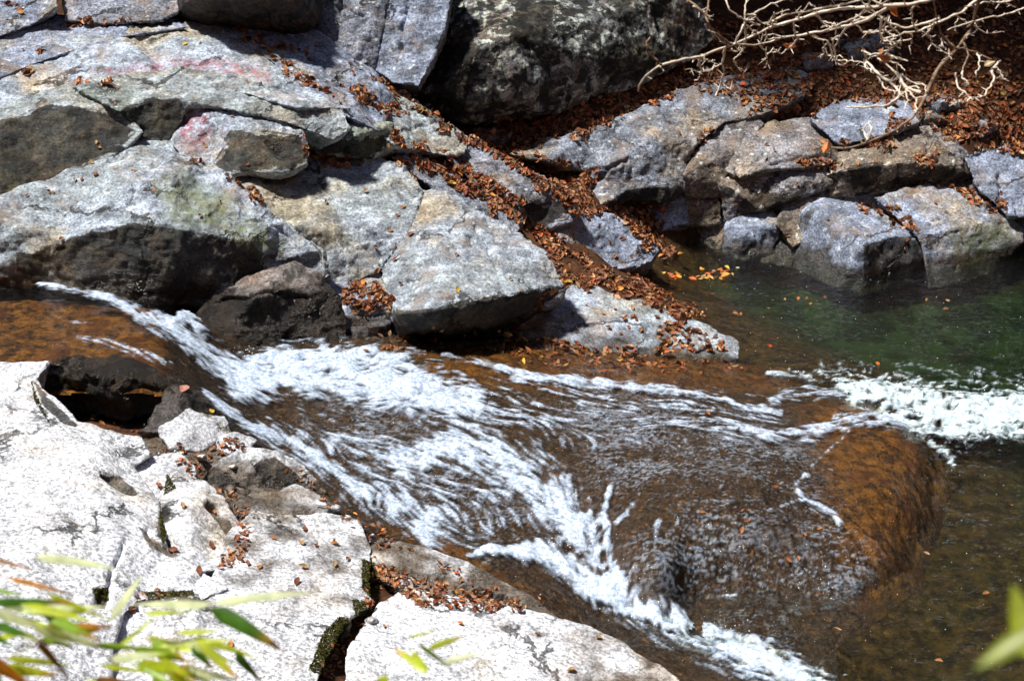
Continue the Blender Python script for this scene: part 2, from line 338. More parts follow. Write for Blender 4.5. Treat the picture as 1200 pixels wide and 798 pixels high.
def foam_field(PXa, strokes, st, tu, w0=.70):
    """alpha of white water at pixels PXa for streak field st and turbulence field tu"""
    m = np.zeros(len(PXa)); tb = np.zeros(len(PXa))
    for ln, s, u in strokes:
        wmax = max(q[2] for q in ln) * 2.6 + 4
        x0 = min(q[0] for q in ln) - wmax; x1 = max(q[0] for q in ln) + wmax; y0 = min(q[1] for q in ln) - wmax; y1 = max(q[1] for q in ln) + wmax
        k = np.where((PXa[:, 0] > x0) & (PXa[:, 0] < x1) & (PXa[:, 1] > y0) & (PXa[:, 1] < y1))[0]
        if not len(k): continue
        d, wd = polydist(PXa[k], ln); v = .9 * s * np.exp(-(d / (wd * 1.15 + .3)) ** 2 * 0.9)
        up = v > m[k]; tb[k[up]] = u
        m[k] = np.maximum(m[k], v) + 0.12 * np.minimum(m[k], v)
    f = st * (1 - tb) + tu * tb
    wd_ = w0 + (1 - w0) * np.clip(m, 0, 1); return sstep(1.0 - m - 0.10 * wd_, 1.0 - m + 0.46 * wd_, f) * sstep(0.04, 0.2, m), m, tb
foam, fmask, fturb = foam_field(PX, FOAM, streak.ravel(), turb.ravel())
GLINT = [[(720,540,44),(800,560,50),(860,600,54),(830,650,44),(770,640,40)],[(700,480,40),(820,520,34),(920,540,30)],[(760,660,30),(850,670,34),(950,670,32),(1000,690,22)],[(900,560,34),(950,600,34),(1000,660,26)],
 [(840,715,12),(920,725,14),(990,725,14)],[(900,745,14),(980,775,16),(1040,800,16)],[(420,500,40),(520,560,40),(600,620,30)]]
glint = np.zeros(len(PX))  # painted sky glints: a pale ripple pattern over the wet rock
for ln in GLINT:
    d, wd = polydist(PX, ln); glint = np.maximum(glint, np.exp(-(d / wd) ** 2))
def ridged(x, y, o, seed): return 1 - np.abs(2 * fbm(x, y, o, seed) - 1)
rg = ridged(GX * 15, GY * 34, 3, 700).ravel() * .5 + ridged(GX * 34, GY * 60, 3, 720).ravel() * .5
pat = fbm(GX * 3, GY * 4, 3, 740).ravel()
glint = glint * sstep(.80, .97, rg + .35 * (pat - .5)) * .30
foam = np.maximum(foam * (.97 - .35 * (1 - np.clip(fmask, 0, 1))), glint)  # foam mask also carries the painted glints
rip = (L2.ravel() - 0.5) * 0.005 + (L3.ravel() - 0.5) * 0.016
calm = sstep(150, 260, PX[:, 0]) * 0.9 + 0.1
lump2 = lic(LUMP, 6).ravel(); lift = np.clip(fmask, 0, 1.1) * fturb * (0.045 * (lump2 - 0.3) + 0.012 * (turb.ravel() - .5)) + foam * 0.004
SZ = GZ + rip * calm + lift
V = np.stack([GQ[:, 0], GQ[:, 1], SZ], 1)
F = grid_faces(*shp, keep=inside & (SZ > -.035))
Vs, Fs, fo, st_, fxx = compact(V, F, foam, streak.ravel(), fmask)

t = NT('stream_water'); fa = t.attr('foam'); v = t.coord()
rip_n = t.bump(t.math('ADD', t.noise(v, 24, 5, 0.62, 0.8), t.math('MULTIPLY', t.attr('streak'), 0.45)), 0.03, 0.5)
gl = t.new('BsdfGlossy'); gl.inputs['Roughness'].default_value = 0.06; t.put(gl.inputs['Normal'], rip_n); gl.inputs['Color'].default_value = (1, 1, 1, 1)
tr = t.new('BsdfTransparent'); tr.inputs['Color'].default_value = (0.93, 0.90, 0.82, 1)
fr = t.new('Fresnel'); fr.inputs['IOR'].default_value = 1.33; t.put(fr.inputs['Normal'], rip_n)
mx = t.new('MixShader'); t.put(mx.inputs[0], fr.outputs[0]); t.put(mx.inputs[1], tr.outputs[0]); t.put(mx.inputs[2], gl.outputs[0])
fn = t.bump(t.math('ADD', t.math('MULTIPLY', t.noise(v, 55, 5, 0.7), .5), t.math('MULTIPLY', t.attr('streak'), 0.4)), 0.02, 0.3)
wc = t.mix(t.ramp(t.noise(v, 35, 4, 0.7), 0.35, 0.62), (0.27, 0.37, 0.53), (0.70, 0.79, 0.91))
wb = t.bsdf(wc, 0.45, fn, 0.4)
mx2 = t.new('MixShader'); t.put(mx2.inputs[0], fa); t.put(mx2.inputs[1], mx.outputs[0]); t.put(mx2.inputs[2], wb)
M['stream'] = t.done(mx2.outputs[0])
me = mesh_np('stream', Vs, Fs, M['stream']); attr(me, 'foam', fo); attr(me, 'streak', st_)
tag(link('stream', me), kind='structure')

# the rock bed under the thin sheet of water
depth = 0.030 + 0.13 * sstep(210, 120, PX[:, 0]) + 0.05 * sstep(60, 0, np.abs(PX[:, 0] - 200) + 0 * PX[:, 1])
bedn = (fbm(GX * 2.2, GY * 2.2, 4, 200).ravel() - 0.5) * 0.05 + (fbm(GX * 9, GY * 9, 4, 220).ravel() - 0.5) * 0.035
BZ = GZ - depth + np.minimum(bedn, depth * 0.7)
margin = inpoly(GQ, SPOLY)
dE, _ = polydist(GQ, SPOLY + [SPOLY[0]])
BZ = BZ - np.where(PX[:, 0] > 930, .30 * np.clip(1 - dE / .22, 0, 1) ** 1.5, 0) - np.where(PX[:, 0] > 930, .02, 0)
sub = np.zeros(shp, bool); sub[::2, ::2] = True
gx2, gy2 = gx[::2], gy[::2]; sh2 = (len(gx2), len(gy2))
pick = sub.ravel()
V2 = np.stack([GQ[pick, 0], GQ[pick, 1], BZ[pick]], 1)
Vb, Fb, pxb, fob = compact(V2, grid_faces(*sh2, keep=margin[pick]), PX[pick], foam[pick])
t = NT('stream_bed'); v = t.coord(); gold = t.attr('gold')
c = t.mix(t.ramp(t.noise(v, 7, 7, 0.7), 0.38, 0.62), (0.010, 0.008, 0.007), (0.060, 0.037, 0.022))
c = t.mix(t.ramp(t.noise(v, 30, 5, 0.75), 0.42, 0.62), c, (0.15, 0.12, 0.095))
c = t.mix(t.ramp(t.noise(v, 48, 5, 0.75), 0.50, 0.58, 0, .9), c, (0.008, 0.008, 0.010))
vp = t.new('VectorMath', operation='ADD'); t.put(vp.inputs[0], t.coord(scale=(1, 1.3, 1))); vs_ = t.new('VectorMath', operation='SCALE'); t.put(vs_.inputs[0], t.noise(v, 9, 4, .65, col=True)); vs_.inputs['Scale'].default_value = .14; t.put(vp.inputs[1], vs_.outputs[0])
cellc = t.new('TexVoronoi', feature='F1'); t.put(cellc.inputs['Vector'], vp.outputs[0]); cellc.inputs['Scale'].default_value = 13
sel = t.math('MULTIPLY', t.ramp(t.math('ADD', cellc.outputs['Distance'], t.math('MULTIPLY', t.noise(v, 28, 3), .3)), 0.34, 0.42, .8, 0), t.ramp(cellc.outputs['Color'], 0.56, 0.62))
c = t.mix(sel, c, t.mix(t.noise(v, 5, 2), (0.42, 0.16, 0.03), (0.34, 0.22, 0.10)))
g1 = t.mix(t.ramp(t.noise(v, 11, 7, 0.72), 0.36, 0.64), (0.028, 0.012, 0.004), (0.46, 0.20, 0.030))
g1 = t.mix(t.ramp(t.noise(v, 3.0, 4, 0.6), 0.50, 0.66, 0, 0.75), g1, (0.17, 0.050, 0.010))
c = t.mix(gold, c, g1)
g1 = t.mix(t.ramp(t.noise(v, 40, 5, 0.75), 0.48, 0.60, 0, .55), g1, (0.020, 0.010, 0.004)); c = t.mix(gold, c, g1)
n = t.bump(t.math('ADD', t.noise(v, 14, 8, 0.7), t.noise(v, 45, 4, 0.7)), 0.05, 1.0)
M['bed'] = t.done(t.bsdf(c, 0.45, n, 0.4))
me = mesh_np('riverbed', Vb, Fb, M['bed'])
gd = np.maximum(sstep(215, 150, pxb[:, 0]), 0.75 * sstep(12, 45, pxb[:, 1] - (400 + (pxb[:, 0] - 250) * 0.72)) * sstep(420, 560, pxb[:, 0]) * sstep(960, 800, pxb[:, 0]) )
gd = np.maximum(gd, 0.55 * sstep(470, 430, pxb[:, 1]) * sstep(450, 520, pxb[:, 0]))
gd = np.maximum(gd, 0.55 * sstep(930, 1010, pxb[:, 0] - .25 * (pxb[:, 1] - 560)))
attr(me, 'gold', np.maximum(gd, .08))
tag(link('riverbed', me), kind='structure')

# ------------------------------------------------------------------ ground: slope, litter floor, pool bed, far hills
def W(lst): return [tuple(P(*q)) for q in lst]
gp = W([(470,165,1.42),(520,195,1.2),(580,230,.95),(630,272,.66),(660,305,.50),(690,332,.40),(755,350,.22),(815,374,.03),(600,160,1.02),(560,150,1.14),(650,205,.74),(690,240,.66),
 (700,145,1.18),(800,95,1.42),(900,80,1.48),(1000,75,1.5),(1100,100,1.35),(1150,150,1.08),(1200,110,1.3),(1000,110,1.24),(950,115,1.22),(1200,40,1.8),(900,40,1.75),(1050,40,1.75),
 (1000,0,2.0),(1200,0,2.0),(740,240,.44),(740,312,.07),(790,300,-.05),(860,300,-.2),(1000,345,-.3),(1150,335,-.3),(1050,400,-.5),(1150,430,-.5),(950,390,-.4),(880,365,-.35),(825,350,-.2),
 (780,330,-.1),(870,418,-.14),(1060,430,-.45),(1180,520,-.36),(1180,620,-.27),(1190,700,-.27),(1100,505,-.22),(1137,563,-.245),(1119,647,-.262),(1087,718,-.262),(1022,772,-.21),(1040,452,-.23),(940,426,-.12),(1070,755,-.26),(950,790,-.12),(1200,798,-.26),(1020,798,-.25),
 (600,600,.0),(450,470,.15),(700,500,.0),(850,560,-.05),(330,470,.2),(560,400,.12),(700,420,.06),(430,400,.15),(1030,600,-.25),
 (425,690,.36),(370,790,.42),(280,640,.42),(205,540,.46),(225,500,.46),(330,560,.30),(270,530,.36),(540,695,.20),(150,500,.45),(100,470,.5),(700,770,-.1),(800,800,-.15)])
gp += [(-5,13,1.2),(-5,14.5,1.7),(-5,17,2.2),(-3,13,1.1),(-3,14.5,1.6),(-3.2,17,2.1),(-1.5,13,.8),(-1.6,14.4,1.3),(-1.5,16.5,1.8),(-.5,15.2,1.2),(-7,10.3,.5),(-5,9.8,.5),(-3.5,10,.5),(-5,11.5,.7),(-8,13,1.6),
 (-2.5,11.5,.4),(-1.0,11.6,.3),(2.5,14.7,.3),(4,14.9,.35),(5.6,15,.4),(-2.5,7.5,.45),(-1.3,7,.35),(0,6.2,.1),(-3,5.4,.9),(-1,4.4,1.5),(1.5,5.2,-.1),(3,4.4,-.1),(4.5,6,-.4),(7,8,-.6),(7,12,-.6),(8,15,.9),
 (0,0,3.5),(-4,0,3.6),(4,0,2.6),(-10,4,3.0),(-12,12,3),(9,2,1.5),(12,9,1.2),(0,20,3.4),(-7,20,4),(6,20,3.2),(0,27,8),(-10,27,9),(12,25,8),(-14,17,5),(14,15,4),(0,-8,8),(-9,-6,8),(9,-6,7)]
ground_h = TPS(gp, 0.003)
xs = np.concatenate([np.linspace(-45, -8.2, 24), np.arange(-8, 8.5, .045), np.linspace(8.8, 45, 24)])
ys = np.concatenate([np.linspace(-40, 4.6, 36), np.arange(4.7, 18.5, .045), np.linspace(18.8, 60, 40)])
HX, HY = np.meshgrid(xs, ys, indexing='ij')
HZ = ground_h(HX, HY)
rr = np.maximum(np.abs(HX) / 13.0, np.abs(HY - 10) / 16.0)
far = 3.0 + 13.0 * np.clip(rr - 0.9, 0, 2.2)
b = sstep(0.85, 1.35, rr); HZ = np.maximum(HZ, -.55); HZ = HZ * (1 - b) + far * b
HZ += (fbm(HX * 1.3, HY * 1.3, 4, 300) - .5) * .12 * sstep(-.05, .3, HZ) + (fbm(HX * 4, HY * 4, 4, 310) - .5) * .06
Vg = np.stack([HX.ravel(), HY.ravel(), HZ.ravel()], 1)
t = NT('ground_soil'); v = t.coord()
c = t.mix(t.ramp(t.noise(v, 6, 7, 0.7), 0.38, 0.62), (0.030, 0.016, 0.009), (0.115, 0.048, 0.020))
lf = t.new('TexVoronoi', feature='F1'); t.put(lf.inputs['Vector'], v); lf.inputs['Scale'].default_value = 20
c = t.mix(t.ramp(lf.outputs['Distance'], 0.1, 0.5, 0.85, 0.1), c, t.mix(lf.outputs['Color'], (0.05, 0.02, 0.010), (0.22, 0.085, 0.030)))
bedc = t.mix(t.ramp(t.noise(v, 8, 7, 0.7), 0.36, 0.64), (0.013, 0.008, 0.003), (0.10, 0.055, 0.016))
vp = t.new('VectorMath', operation='ADD'); t.put(vp.inputs[0], t.coord(scale=(1, 1.2, 1))); vs_ = t.new('VectorMath', operation='SCALE'); t.put(vs_.inputs[0], t.noise(v, 8, 4, .65, col=True)); vs_.inputs['Scale'].default_value = .2; t.put(vp.inputs[1], vs_.outputs[0])
pb = t.new('TexVoronoi', feature='F1'); t.put(pb.inputs['Vector'], vp.outputs[0]); pb.inputs['Scale'].default_value = 9
bedc = t.mix(t.math('MULTIPLY', t.ramp(t.math('ADD', pb.outputs['Distance'], t.math('MULTIPLY', t.noise(v, 22, 3), .35)), 0.36, 0.46, .7, 0), t.ramp(pb.outputs['Color'], 0.5, 0.6)), bedc, t.mix(t.noise(v, 4, 2), (0.22, 0.10, 0.025), (0.15, 0.11, 0.045)))
bedc = t.mix(t.attr('deep'), bedc, t.mix(t.ramp(t.noise(v, 3.0, 5, 0.6), 0.4, 0.6), (0.010, 0.024, 0.009), (0.042, 0.074, 0.028)))
c = t.mix(t.attr('bed'), c, bedc)
n = t.bump(t.math('ADD', t.noise(v, 12, 8, 0.7), t.noise(v, 40, 4, 0.7)), 0.05, 0.8)
M['ground'] = t.done(t.bsdf(c, 0.85, n, 0.2))
me = mesh_np('ground', Vg, grid_faces(len(xs), len(ys)), M['ground'])
attr(me, 'bed', sstep(.12, .0, Vg[:, 2] + .06 * (fbm(HX * 5, HY * 5, 3, 320).ravel() - .5))); attr(me, 'deep', sstep(-.22, -.45, Vg[:, 2]))
tag(link('ground', me), kind='structure')

# ------------------------------------------------------------------ the pool: a closed body of water
px_ = np.arange(0.6, 7.6, 0.016); py_ = np.arange(5.6, 14.9, 0.018)
QX, QY = np.meshgrid(px_, py_, indexing='ij'); qs = QX.shape
PQ = proj(np.stack([QX.ravel(), QY.ravel(), np.zeros(QX.size)], 1))
q1 = fbm(QX * 5, QY * 9, 4, 400).ravel(); q2 = fbm(QX * 13, QY * 22, 4, 420).ravel(); q3 = fbm(QX * 40, QY * 48, 3, 440).ravel()
PFOAM = [([(985,452,8),(1020,462,14),(1060,472,20),(1100,482,22),(1150,484,22),(1215,484,22)], 1.08, 1),
 ([(1000,468,10),(1040,488,14),(1080,505,12),(1120,500,12),(1200,500,12)], .8, 1),
 ([(960,440,8),(1040,446,12),(1120,458,16),(1210,462,20)], .45, 1),([(1090,520,5),(1110,530,5),(1118,545,4)], .62, 1),([(925,436,3),(950,443,4)], .7, 1),([(835,748,12),(890,768,16),(960,805,18),(1000,830,18)], .95, 1),
 ([(960,430,6),(1060,432,8),(1160,440,10)], .32, 1)]
tq = 0.45 * ridged(QX * 6, QY * 11, 3, 460).ravel() + 0.30 * ridged(QX * 15, QY * 26, 3, 470).ravel() + 0.25 * q3; tq = np.clip((tq - tq.mean()) / (tq.std() * 4.2) + .5, 0, 1)
pf, pm, _ = foam_field(PQ, PFOAM, tq, tq, 1.15)
near = np.exp(-(polydist(PQ, [(960,450),(1060,470),(1210,480)])[0] / 70) ** 2)
near2 = np.exp(-(polydist(PQ, [(850,740),(960,810)])[0] / 90) ** 2)
amp = 0.016 + 0.034 * near + 0.014 * near2
PZ = (q1 - .5) * amp * 1.6 + (q2 - .5) * amp + np.clip(pm, 0, 1.1) * (.07 * (q1 * .85 + q2 * .15 - .3)) + pf * .005
Vp = np.stack([QX.ravel(), QY.ravel(), PZ], 1); Fp = grid_faces(*qs); nv = len(Vp)
idx = np.arange(nv).reshape(qs)
rim = np.concatenate([idx[:, 0], idx[-1, 1:], idx[-2::-1, -1], idx[0, -2:0:-1]])
low = Vp[rim].copy(); low[:, 2] = -2.6
Vp = np.concatenate([Vp, low, [[4, 10, -2.6]]]); nr = len(rim); k = np.arange(nr); k2 = (k + 1) % nr
side = np.stack([rim[k2], rim[k], nv + k, nv + k2], 1)
cap = np.stack([nv + k2, nv + k, np.full(nr, nv + nr), np.full(nr, nv + nr)], 1)
bm = bmesh.new(); 
me = bpy.data.meshes.new('pool')
allf = np.concatenate([Fp, side]); 
me.vertices.add(len(Vp)); me.vertices.foreach_set('co', Vp.astype(np.float32).ravel())
li = np.concatenate([allf.ravel(), cap[:, :3].ravel()]).astype(np.int32)
me.loops.add(len(li)); me.loops.foreach_set('vertex_index', li)
me.polygons.add(len(allf) + nr); me.polygons.foreach_set('loop_start', np.concatenate([np.arange(len(allf)) * 4, len(allf) * 4 + np.arange(nr) * 3]).astype(np.int32))
me.update(calc_edges=True); me.polygons.foreach_set('use_smooth', np.ones(len(me.polygons), bool)); bm.free()
ex = np.zeros(nr + 1)
attr(me, 'foam', np.concatenate([pf, ex]))
t = NT('pool_water'); v = t.coord(scale=(1, 1.7, 1))
nb = t.bump(t.math('ADD', t.noise(v, 6, 5, 0.6, 0.6), t.math('MULTIPLY', t.noise(v, 22, 3, 0.6), 0.35)), 0.05, 1.0)
gl = t.new('BsdfGlossy'); gl.inputs['Roughness'].default_value = 0.04; t.put(gl.inputs['Normal'], nb); gl.inputs['Color'].default_value = (1, 1, 1, 1)
tr = t.new('BsdfTransparent'); tr.inputs['Color'].default_value = (0.97, 0.98, 0.95, 1)
fr = t.new('Fresnel'); fr.inputs['IOR'].default_value = 1.33; t.put(fr.inputs['Normal'], nb)
mx = t.new('MixShader'); t.put(mx.inputs[0], fr.outputs[0]); t.put(mx.inputs[1], tr.outputs[0]); t.put(mx.inputs[2], gl.outputs[0])
wb = t.bsdf(t.mix(t.ramp(t.noise(v, 30, 4, 0.7), 0.35, 0.62), (0.30, 0.46, 0.52), (0.74, 0.81, 0.86)), 0.45, t.bump(t.noise(v, 40, 5, 0.7), 0.02, 0.35), 0.4)
mx2 = t.new('MixShader'); t.put(mx2.inputs[0], t.attr('foam')); t.put(mx2.inputs[1], mx.outputs[0]); t.put(mx2.inputs[2], wb)
va = t.new('VolumeAbsorption'); va.inputs['Color'].default_value = (0.55, 0.70, 0.42, 1); va.inputs['Density'].default_value = 1.2
me.materials.append(t.done(mx2.outputs[0], va.outputs[0]))
tag(link('pool', me), kind='structure')
# ------------------------------------------------------------------ rocks
TEX = {}
def tex(name, typ, size, basis='BLENDER_ORIGINAL', depth=3, contrast=1.0):
    if name in TEX: return TEX[name]
    x = bpy.data.textures.new(name, typ); x.noise_scale = size
    if typ == 'CLOUDS': x.noise_basis = basis; x.noise_depth = depth
    x.contrast = contrast; TEX[name] = x; return x
tex('broad', 'CLOUDS', 0.75, depth=2); tex('mid', 'CLOUDS', 0.22, depth=3); tex('fine', 'CLOUDS', 0.055, depth=3); tex('chip', 'CLOUDS', 0.30, 'VORONOI_F2_F1', 1)
def outline_world(pts):
    return [P(*q) for q in pts]
ROCKS = {}
def rock(name, label, cat, mat, outline, inner=(), thick=0.7, shrink=0.8, drop=0.25, voxel=0.019, soft=3, rough=1.0, cracks=(), stain=(), pink=(), olive=(),
         wet=None, group=None, grow=5.0):
    n = len(outline)
    ar = sum(outline[i][0] * outline[(i + 1) % n][1] - outline[(i + 1) % n][0] * outline[i][1] for i in range(n)); sg = 1 if ar > 0 else -1
    grown = []
    for i in range(n):                                     # the later rounding eats a little: start a little larger
        a, b_, c = outline[i - 1], outline[i], outline[(i + 1) % n]
        tx, ty = c[0] - a[0], c[1] - a[1]; L = math.hypot(tx, ty) + 1e-6
        grown.append((b_[0] + sg * ty / L * grow, b_[1] - sg * tx / L * grow, b_[2]))
    outline = grown; pts = list(outline) + list(inner)
    co2 = [Vector((q[0], -q[1])) for q in pts]
    vo, eo, fo_, ov, oe, of = delaunay_2d_cdt(co2, [(i, (i + 1) % n) for i in range(n)], [], 1, 1e-4)
    V = []; O = []
    for i, v2 in enumerate(vo):
        src = ov[i]
        z = pts[src[0]][2] if src else float(np.mean([q[2] for q in pts]))
        V.append(P(v2.x, -v2.y, z))
    F = [tuple(f) for f in fo_]
    # the body behind the visible face
    cen = sum(V, Vector()) / len(V)
    remap = {}
    for i in range(len(V)):
        d = (V[i] - Vector((0, 0, CAM_H))).normalized()
        q = V[i] + d * thick + Vector((0, 0, -drop))
        cq = cen + d * thick + Vector((0, 0, -drop))
        remap[i] = len(V) + i
        O.append(cq + (q - cq) * shrink)
    bm = bmesh.new(); bv = [bm.verts.new(p) for p in V + O]
    edges = {}
    for f in F:
        for a, b in zip(f, f[1:] + f[:1]): edges[(a, b)] = 1
    for f in F:
        bm.faces.new([bv[i] for i in f]); bm.faces.new([bv[remap[i]] for i in reversed(f)])
    for (a, b) in edges:
        if (b, a) not in edges: bm.faces.new([bv[b], bv[a], bv[remap[a]], bv[remap[b]]])
    bmesh.ops.recalc_face_normals(bm, faces=bm.faces[:])
    me = bpy.data.meshes.new(name); bm.to_mesh(me); bm.free()
    o = bpy.data.objects.new('tmp', me); COL.objects.link(o)
    m = o.modifiers.new('r', 'REMESH'); m.mode = 'VOXEL'; m.voxel_size = voxel; m.use_smooth_shade = True
    if soft: m = o.modifiers.new('s', 'SMOOTH'); m.factor = 0.5; m.iterations = soft
    for tx, st in (('broad', .10), ('chip', .045), ('mid', .065), ('fine', .022)):
        m = o.modifiers.new(tx, 'DISPLACE'); m.texture = TEX[tx]; m.texture_coords = 'GLOBAL'; m.strength = st * rough; m.mid_level = 0.5 if tx != 'chip' else 0.3
    dg = bpy.context.evaluated_depsgraph_get()
    me2 = bpy.data.meshes.new_from_object(o.evaluated_get(dg)); me2.name = name
    bpy.data.objects.remove(o); bpy.data.meshes.remove(me)
    C = coords(me2); N = normals(me2); Q = proj(C)
    for ln in cracks:                                      # grooves: [(x,y,halfwidth px)], depth
        pl, dep = ln; d, wd = polydist(Q + (np.stack([fbm(C[:, 0] * 9, C[:, 2] * 9, 2, 500), fbm(C[:, 0] * 9 + 50, C[:, 1] * 9, 2, 501)], 1) - .5) * 9, pl)
        C -= N * (dep * np.exp(-(d / (wd + .2)) ** 2))[:, None]
    lo = C.min(0); hi = C.max(0); org = np.array([(lo[0] + hi[0]) / 2, (lo[1] + hi[1]) / 2, lo[2]])
    jit = (fbm(C[:, 0] * 6, C[:, 1] * 6 + C[:, 2] * 4, 3, 510) - .5)
    def area(polys, soft_px=7):
        r = np.zeros(len(C))
        for pg in polys:
            ins = inpoly(Q + jit[:, None] * 16, pg).astype(float)
            d, _ = polydist(Q, list(pg) + [pg[0]])
            r = np.maximum(r, np.where(ins > 0, np.clip(.5 + d / soft_px, 0, 1), np.clip(.5 - d / soft_px, 0, .5)))
        return r
    attr(me2, 'stain', area(stain)); attr(me2, 'pink', area(pink, 14)); attr(me2, 'olive', area(olive, 20))
    if wet is None: wv = np.zeros(len(C))
    else:
        lev = wet if not callable(wet) else wet(C)
        wv = sstep(.20, .07, C[:, 2] - lev + jit * .22)
    attr(me2, 'wet', wv)
    me2.vertices.foreach_set('co', (C - org).astype(np.float32).ravel()); me2.update()
    me2.polygons.foreach_set('use_smooth', np.ones(len(me2.polygons), bool))
    me2.materials.clear(); me2.materials.append(mat if not isinstance(mat, str) else M[mat])
    ob = link(name, me2); ob.location = org
    ROCKS[label] = ob
    return tag(ob, label, cat, group, 'thing')
def ground_at(px, py):
    z = 0.5
    for _ in range(12):
        p = P(px, py, z); z = .5 * z + .5 * float(ground_h(np.array([p.x]), np.array([p.y]))[0])
    return z
def resting(sp, top):
    cx = sum(q[0] for q in sp) / len(sp); cy = sum(q[1] for q in sp) / len(sp)
    return [(q[0], q[1], ground_at(q[0], q[1]) + .015) for q in sp], [(cx, cy - 1.5, ground_at(cx, cy) + top)]
def wstream(C): return np.clip(water_h(C[:, 0], np.clip(C[:, 1], 6.4, 11.6)), -.05, .95)

# --- upper left
rock('boulder', 'blue grey rock in the top left corner with two small leaf patches', 'boulder', 'blue',
     [(-40,40,2.36),(-40,-40,2.9),(68,-40,2.9),(64,5,2.6),(36,25,2.42),(0,38,2.36)])
rock('boulder', 'grey rock at the top edge beside the top left corner rock', 'boulder', 'slate',
     [(64,-40,2.9),(218,-40,2.9),(207,12,2.5),(190,20,2.43),(120,24,2.42),(78,22,2.42)])
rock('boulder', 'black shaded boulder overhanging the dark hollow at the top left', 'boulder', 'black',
     [(208,-70,3.1),(372,-70,3.1),(370,24,2.40),(345,44,2.20),(250,38,2.22),(203,24,2.34)], [(300,-6,2.80),(230,-9,2.82),(350,-9,2.82)], thick=1.5, drop=0, stain=[[(200,-80),(380,-80),(380,50),(200,50)]])  # whole face painted dark to give the hollow its shade
rock('rock_slab', 'thin grey ledge with a strip of leaves above the pink tinted slab', 'rock slab', 'blue',
     [(-60,70,2.25),(-40,45,2.36),(0,36,2.4),(75,19,2.45),(190,15,2.45),(220,27,2.4),(150,37,2.36),(100,50,2.28),(40,70,2.2),(-60,110,2.1)],
     cracks=[([(150,36,2),(185,31,3),(205,27,2)], .05)])
rock('rock_slab', 'long pale slab streaked with pink high on the left bank', 'rock slab', 'pale',
     [(-60,112,2.12),(0,78,2.22),(60,50,2.32),(150,31,2.4),(255,27,2.4),(292,45,2.3),(350,90,2.1),(408,128,1.88),(350,122,1.96),(270,100,2.06),(200,90,2.10),(140,98,2.06),(60,118,1.98),(-60,160,1.85)],
     [(150,60,2.3),(250,60,2.27)], pink=[[(125,86),(180,74),(215,70),(260,72),(310,80),(316,92),(270,90),(215,82),(150,96)]],
     cracks=[([(0,78,2),(30,60,2),(60,50,1.5)], .05), ([(268,28,2),(300,48,3),(350,88,3),(400,122,3)], .06), ([(115,50,1.2),(150,60,1.2)], .02)])
rock('boulder', 'olive topped boulder with a broad dark face on the left edge', 'boulder', 'green',
     [(-60,242,1.42),(-60,160,1.92),(-30,140,1.98),(30,119,2.06),(85,104,2.12),(130,124,2.0),(166,155,1.82),(142,173,1.68),(100,199,1.53),(50,220,1.45),(0,241,1.4)],
     [(-30,146,1.97),(0,145,1.97),(40,126,2.03),(85,123,2.05),(112,128,2.0)], 
     rough=.7, stain=[[(-60,150),(0,147),(40,128),(85,125),(118,131),(160,155),(140,170),(90,200),(30,224),(-60,238)]])  # front face: shade painted in together with its staining
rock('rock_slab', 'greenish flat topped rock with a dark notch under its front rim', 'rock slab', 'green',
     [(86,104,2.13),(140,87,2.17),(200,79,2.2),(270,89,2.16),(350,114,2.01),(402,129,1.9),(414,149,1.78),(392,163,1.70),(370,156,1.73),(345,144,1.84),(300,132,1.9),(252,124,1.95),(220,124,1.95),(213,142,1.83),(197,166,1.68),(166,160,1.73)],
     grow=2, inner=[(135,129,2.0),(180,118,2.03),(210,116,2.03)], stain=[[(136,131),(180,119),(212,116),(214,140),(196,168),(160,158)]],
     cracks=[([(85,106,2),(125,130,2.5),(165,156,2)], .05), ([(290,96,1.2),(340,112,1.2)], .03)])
rock('boulder', 'rounded rock with a pink patch on its left side and a dark end face', 'boulder', 'pale',
     [(198,168,1.665),(209,136,1.865),(222,118,1.995),(262,118,1.995),(305,129,1.925),(332,139,1.875),(351,155,1.785),(359,168,1.695),(357,190,1.525),(330,198,1.495),(290,196,1.505),(262,204,1.445),(247,197,1.505),(215,180,1.625)],
     [(276,157,1.765),(312,153,1.785),(254,186,1.565)], pink=[[(205,130),(240,128),(245,160),(235,180),(210,175)]],
     stain=[[(272,158),(312,154),(352,160),(358,190),(330,197),(290,195),(262,202),(250,192)]], cracks=[([(300,155,1.5),(330,190,1.5)], .03)])  # end face turned from the sun, its shade put into the colour
rock('boulder', 'big roof shaped pale boulder beside the upper pool with a brown stained face', 'boulder', 'pale',
     [(-60,332,.92),(-60,250,1.5),(0,236,1.5),(60,212,1.56),(100,195,1.6),(165,167,1.71),(200,169,1.7),(240,194,1.56),(280,224,1.41),(330,261,1.2),(378,296,1.0),(384,322,.78),(345,322,.68),(300,345,.58),(240,356,.62),(180,354,.74),(100,342,.84),(45,330,.88)],
     [(200,205,1.62),(75,280,1.30),(110,266,1.39),(165,262,1.40),(215,268,1.33),(290,281,1.12),(318,306,.86),(150,215,1.60),(20,262,1.40),(30,300,1.15)],
     stain=[[(78,282),(112,268),(165,264),(212,270),(250,278),(292,284),(312,300),(300,330),(262,336),(240,350),(180,350),(120,338),(70,326),(52,312)],[(20,296),(60,288),(55,322),(20,318)]],  # brown lichen face, darkened further with painted shade
     olive=[[(180,215),(215,200),(260,225),(330,285),(310,300),(270,275),(200,262)]], cracks=[([(318,262,1.2),(345,285,1.2),(352,305,1.2)], .03)], wet=lambda C: 0.88 - .32 * sstep(-3.2, -2.2, C[:, 0]), voxel=.018, thick=1.0)
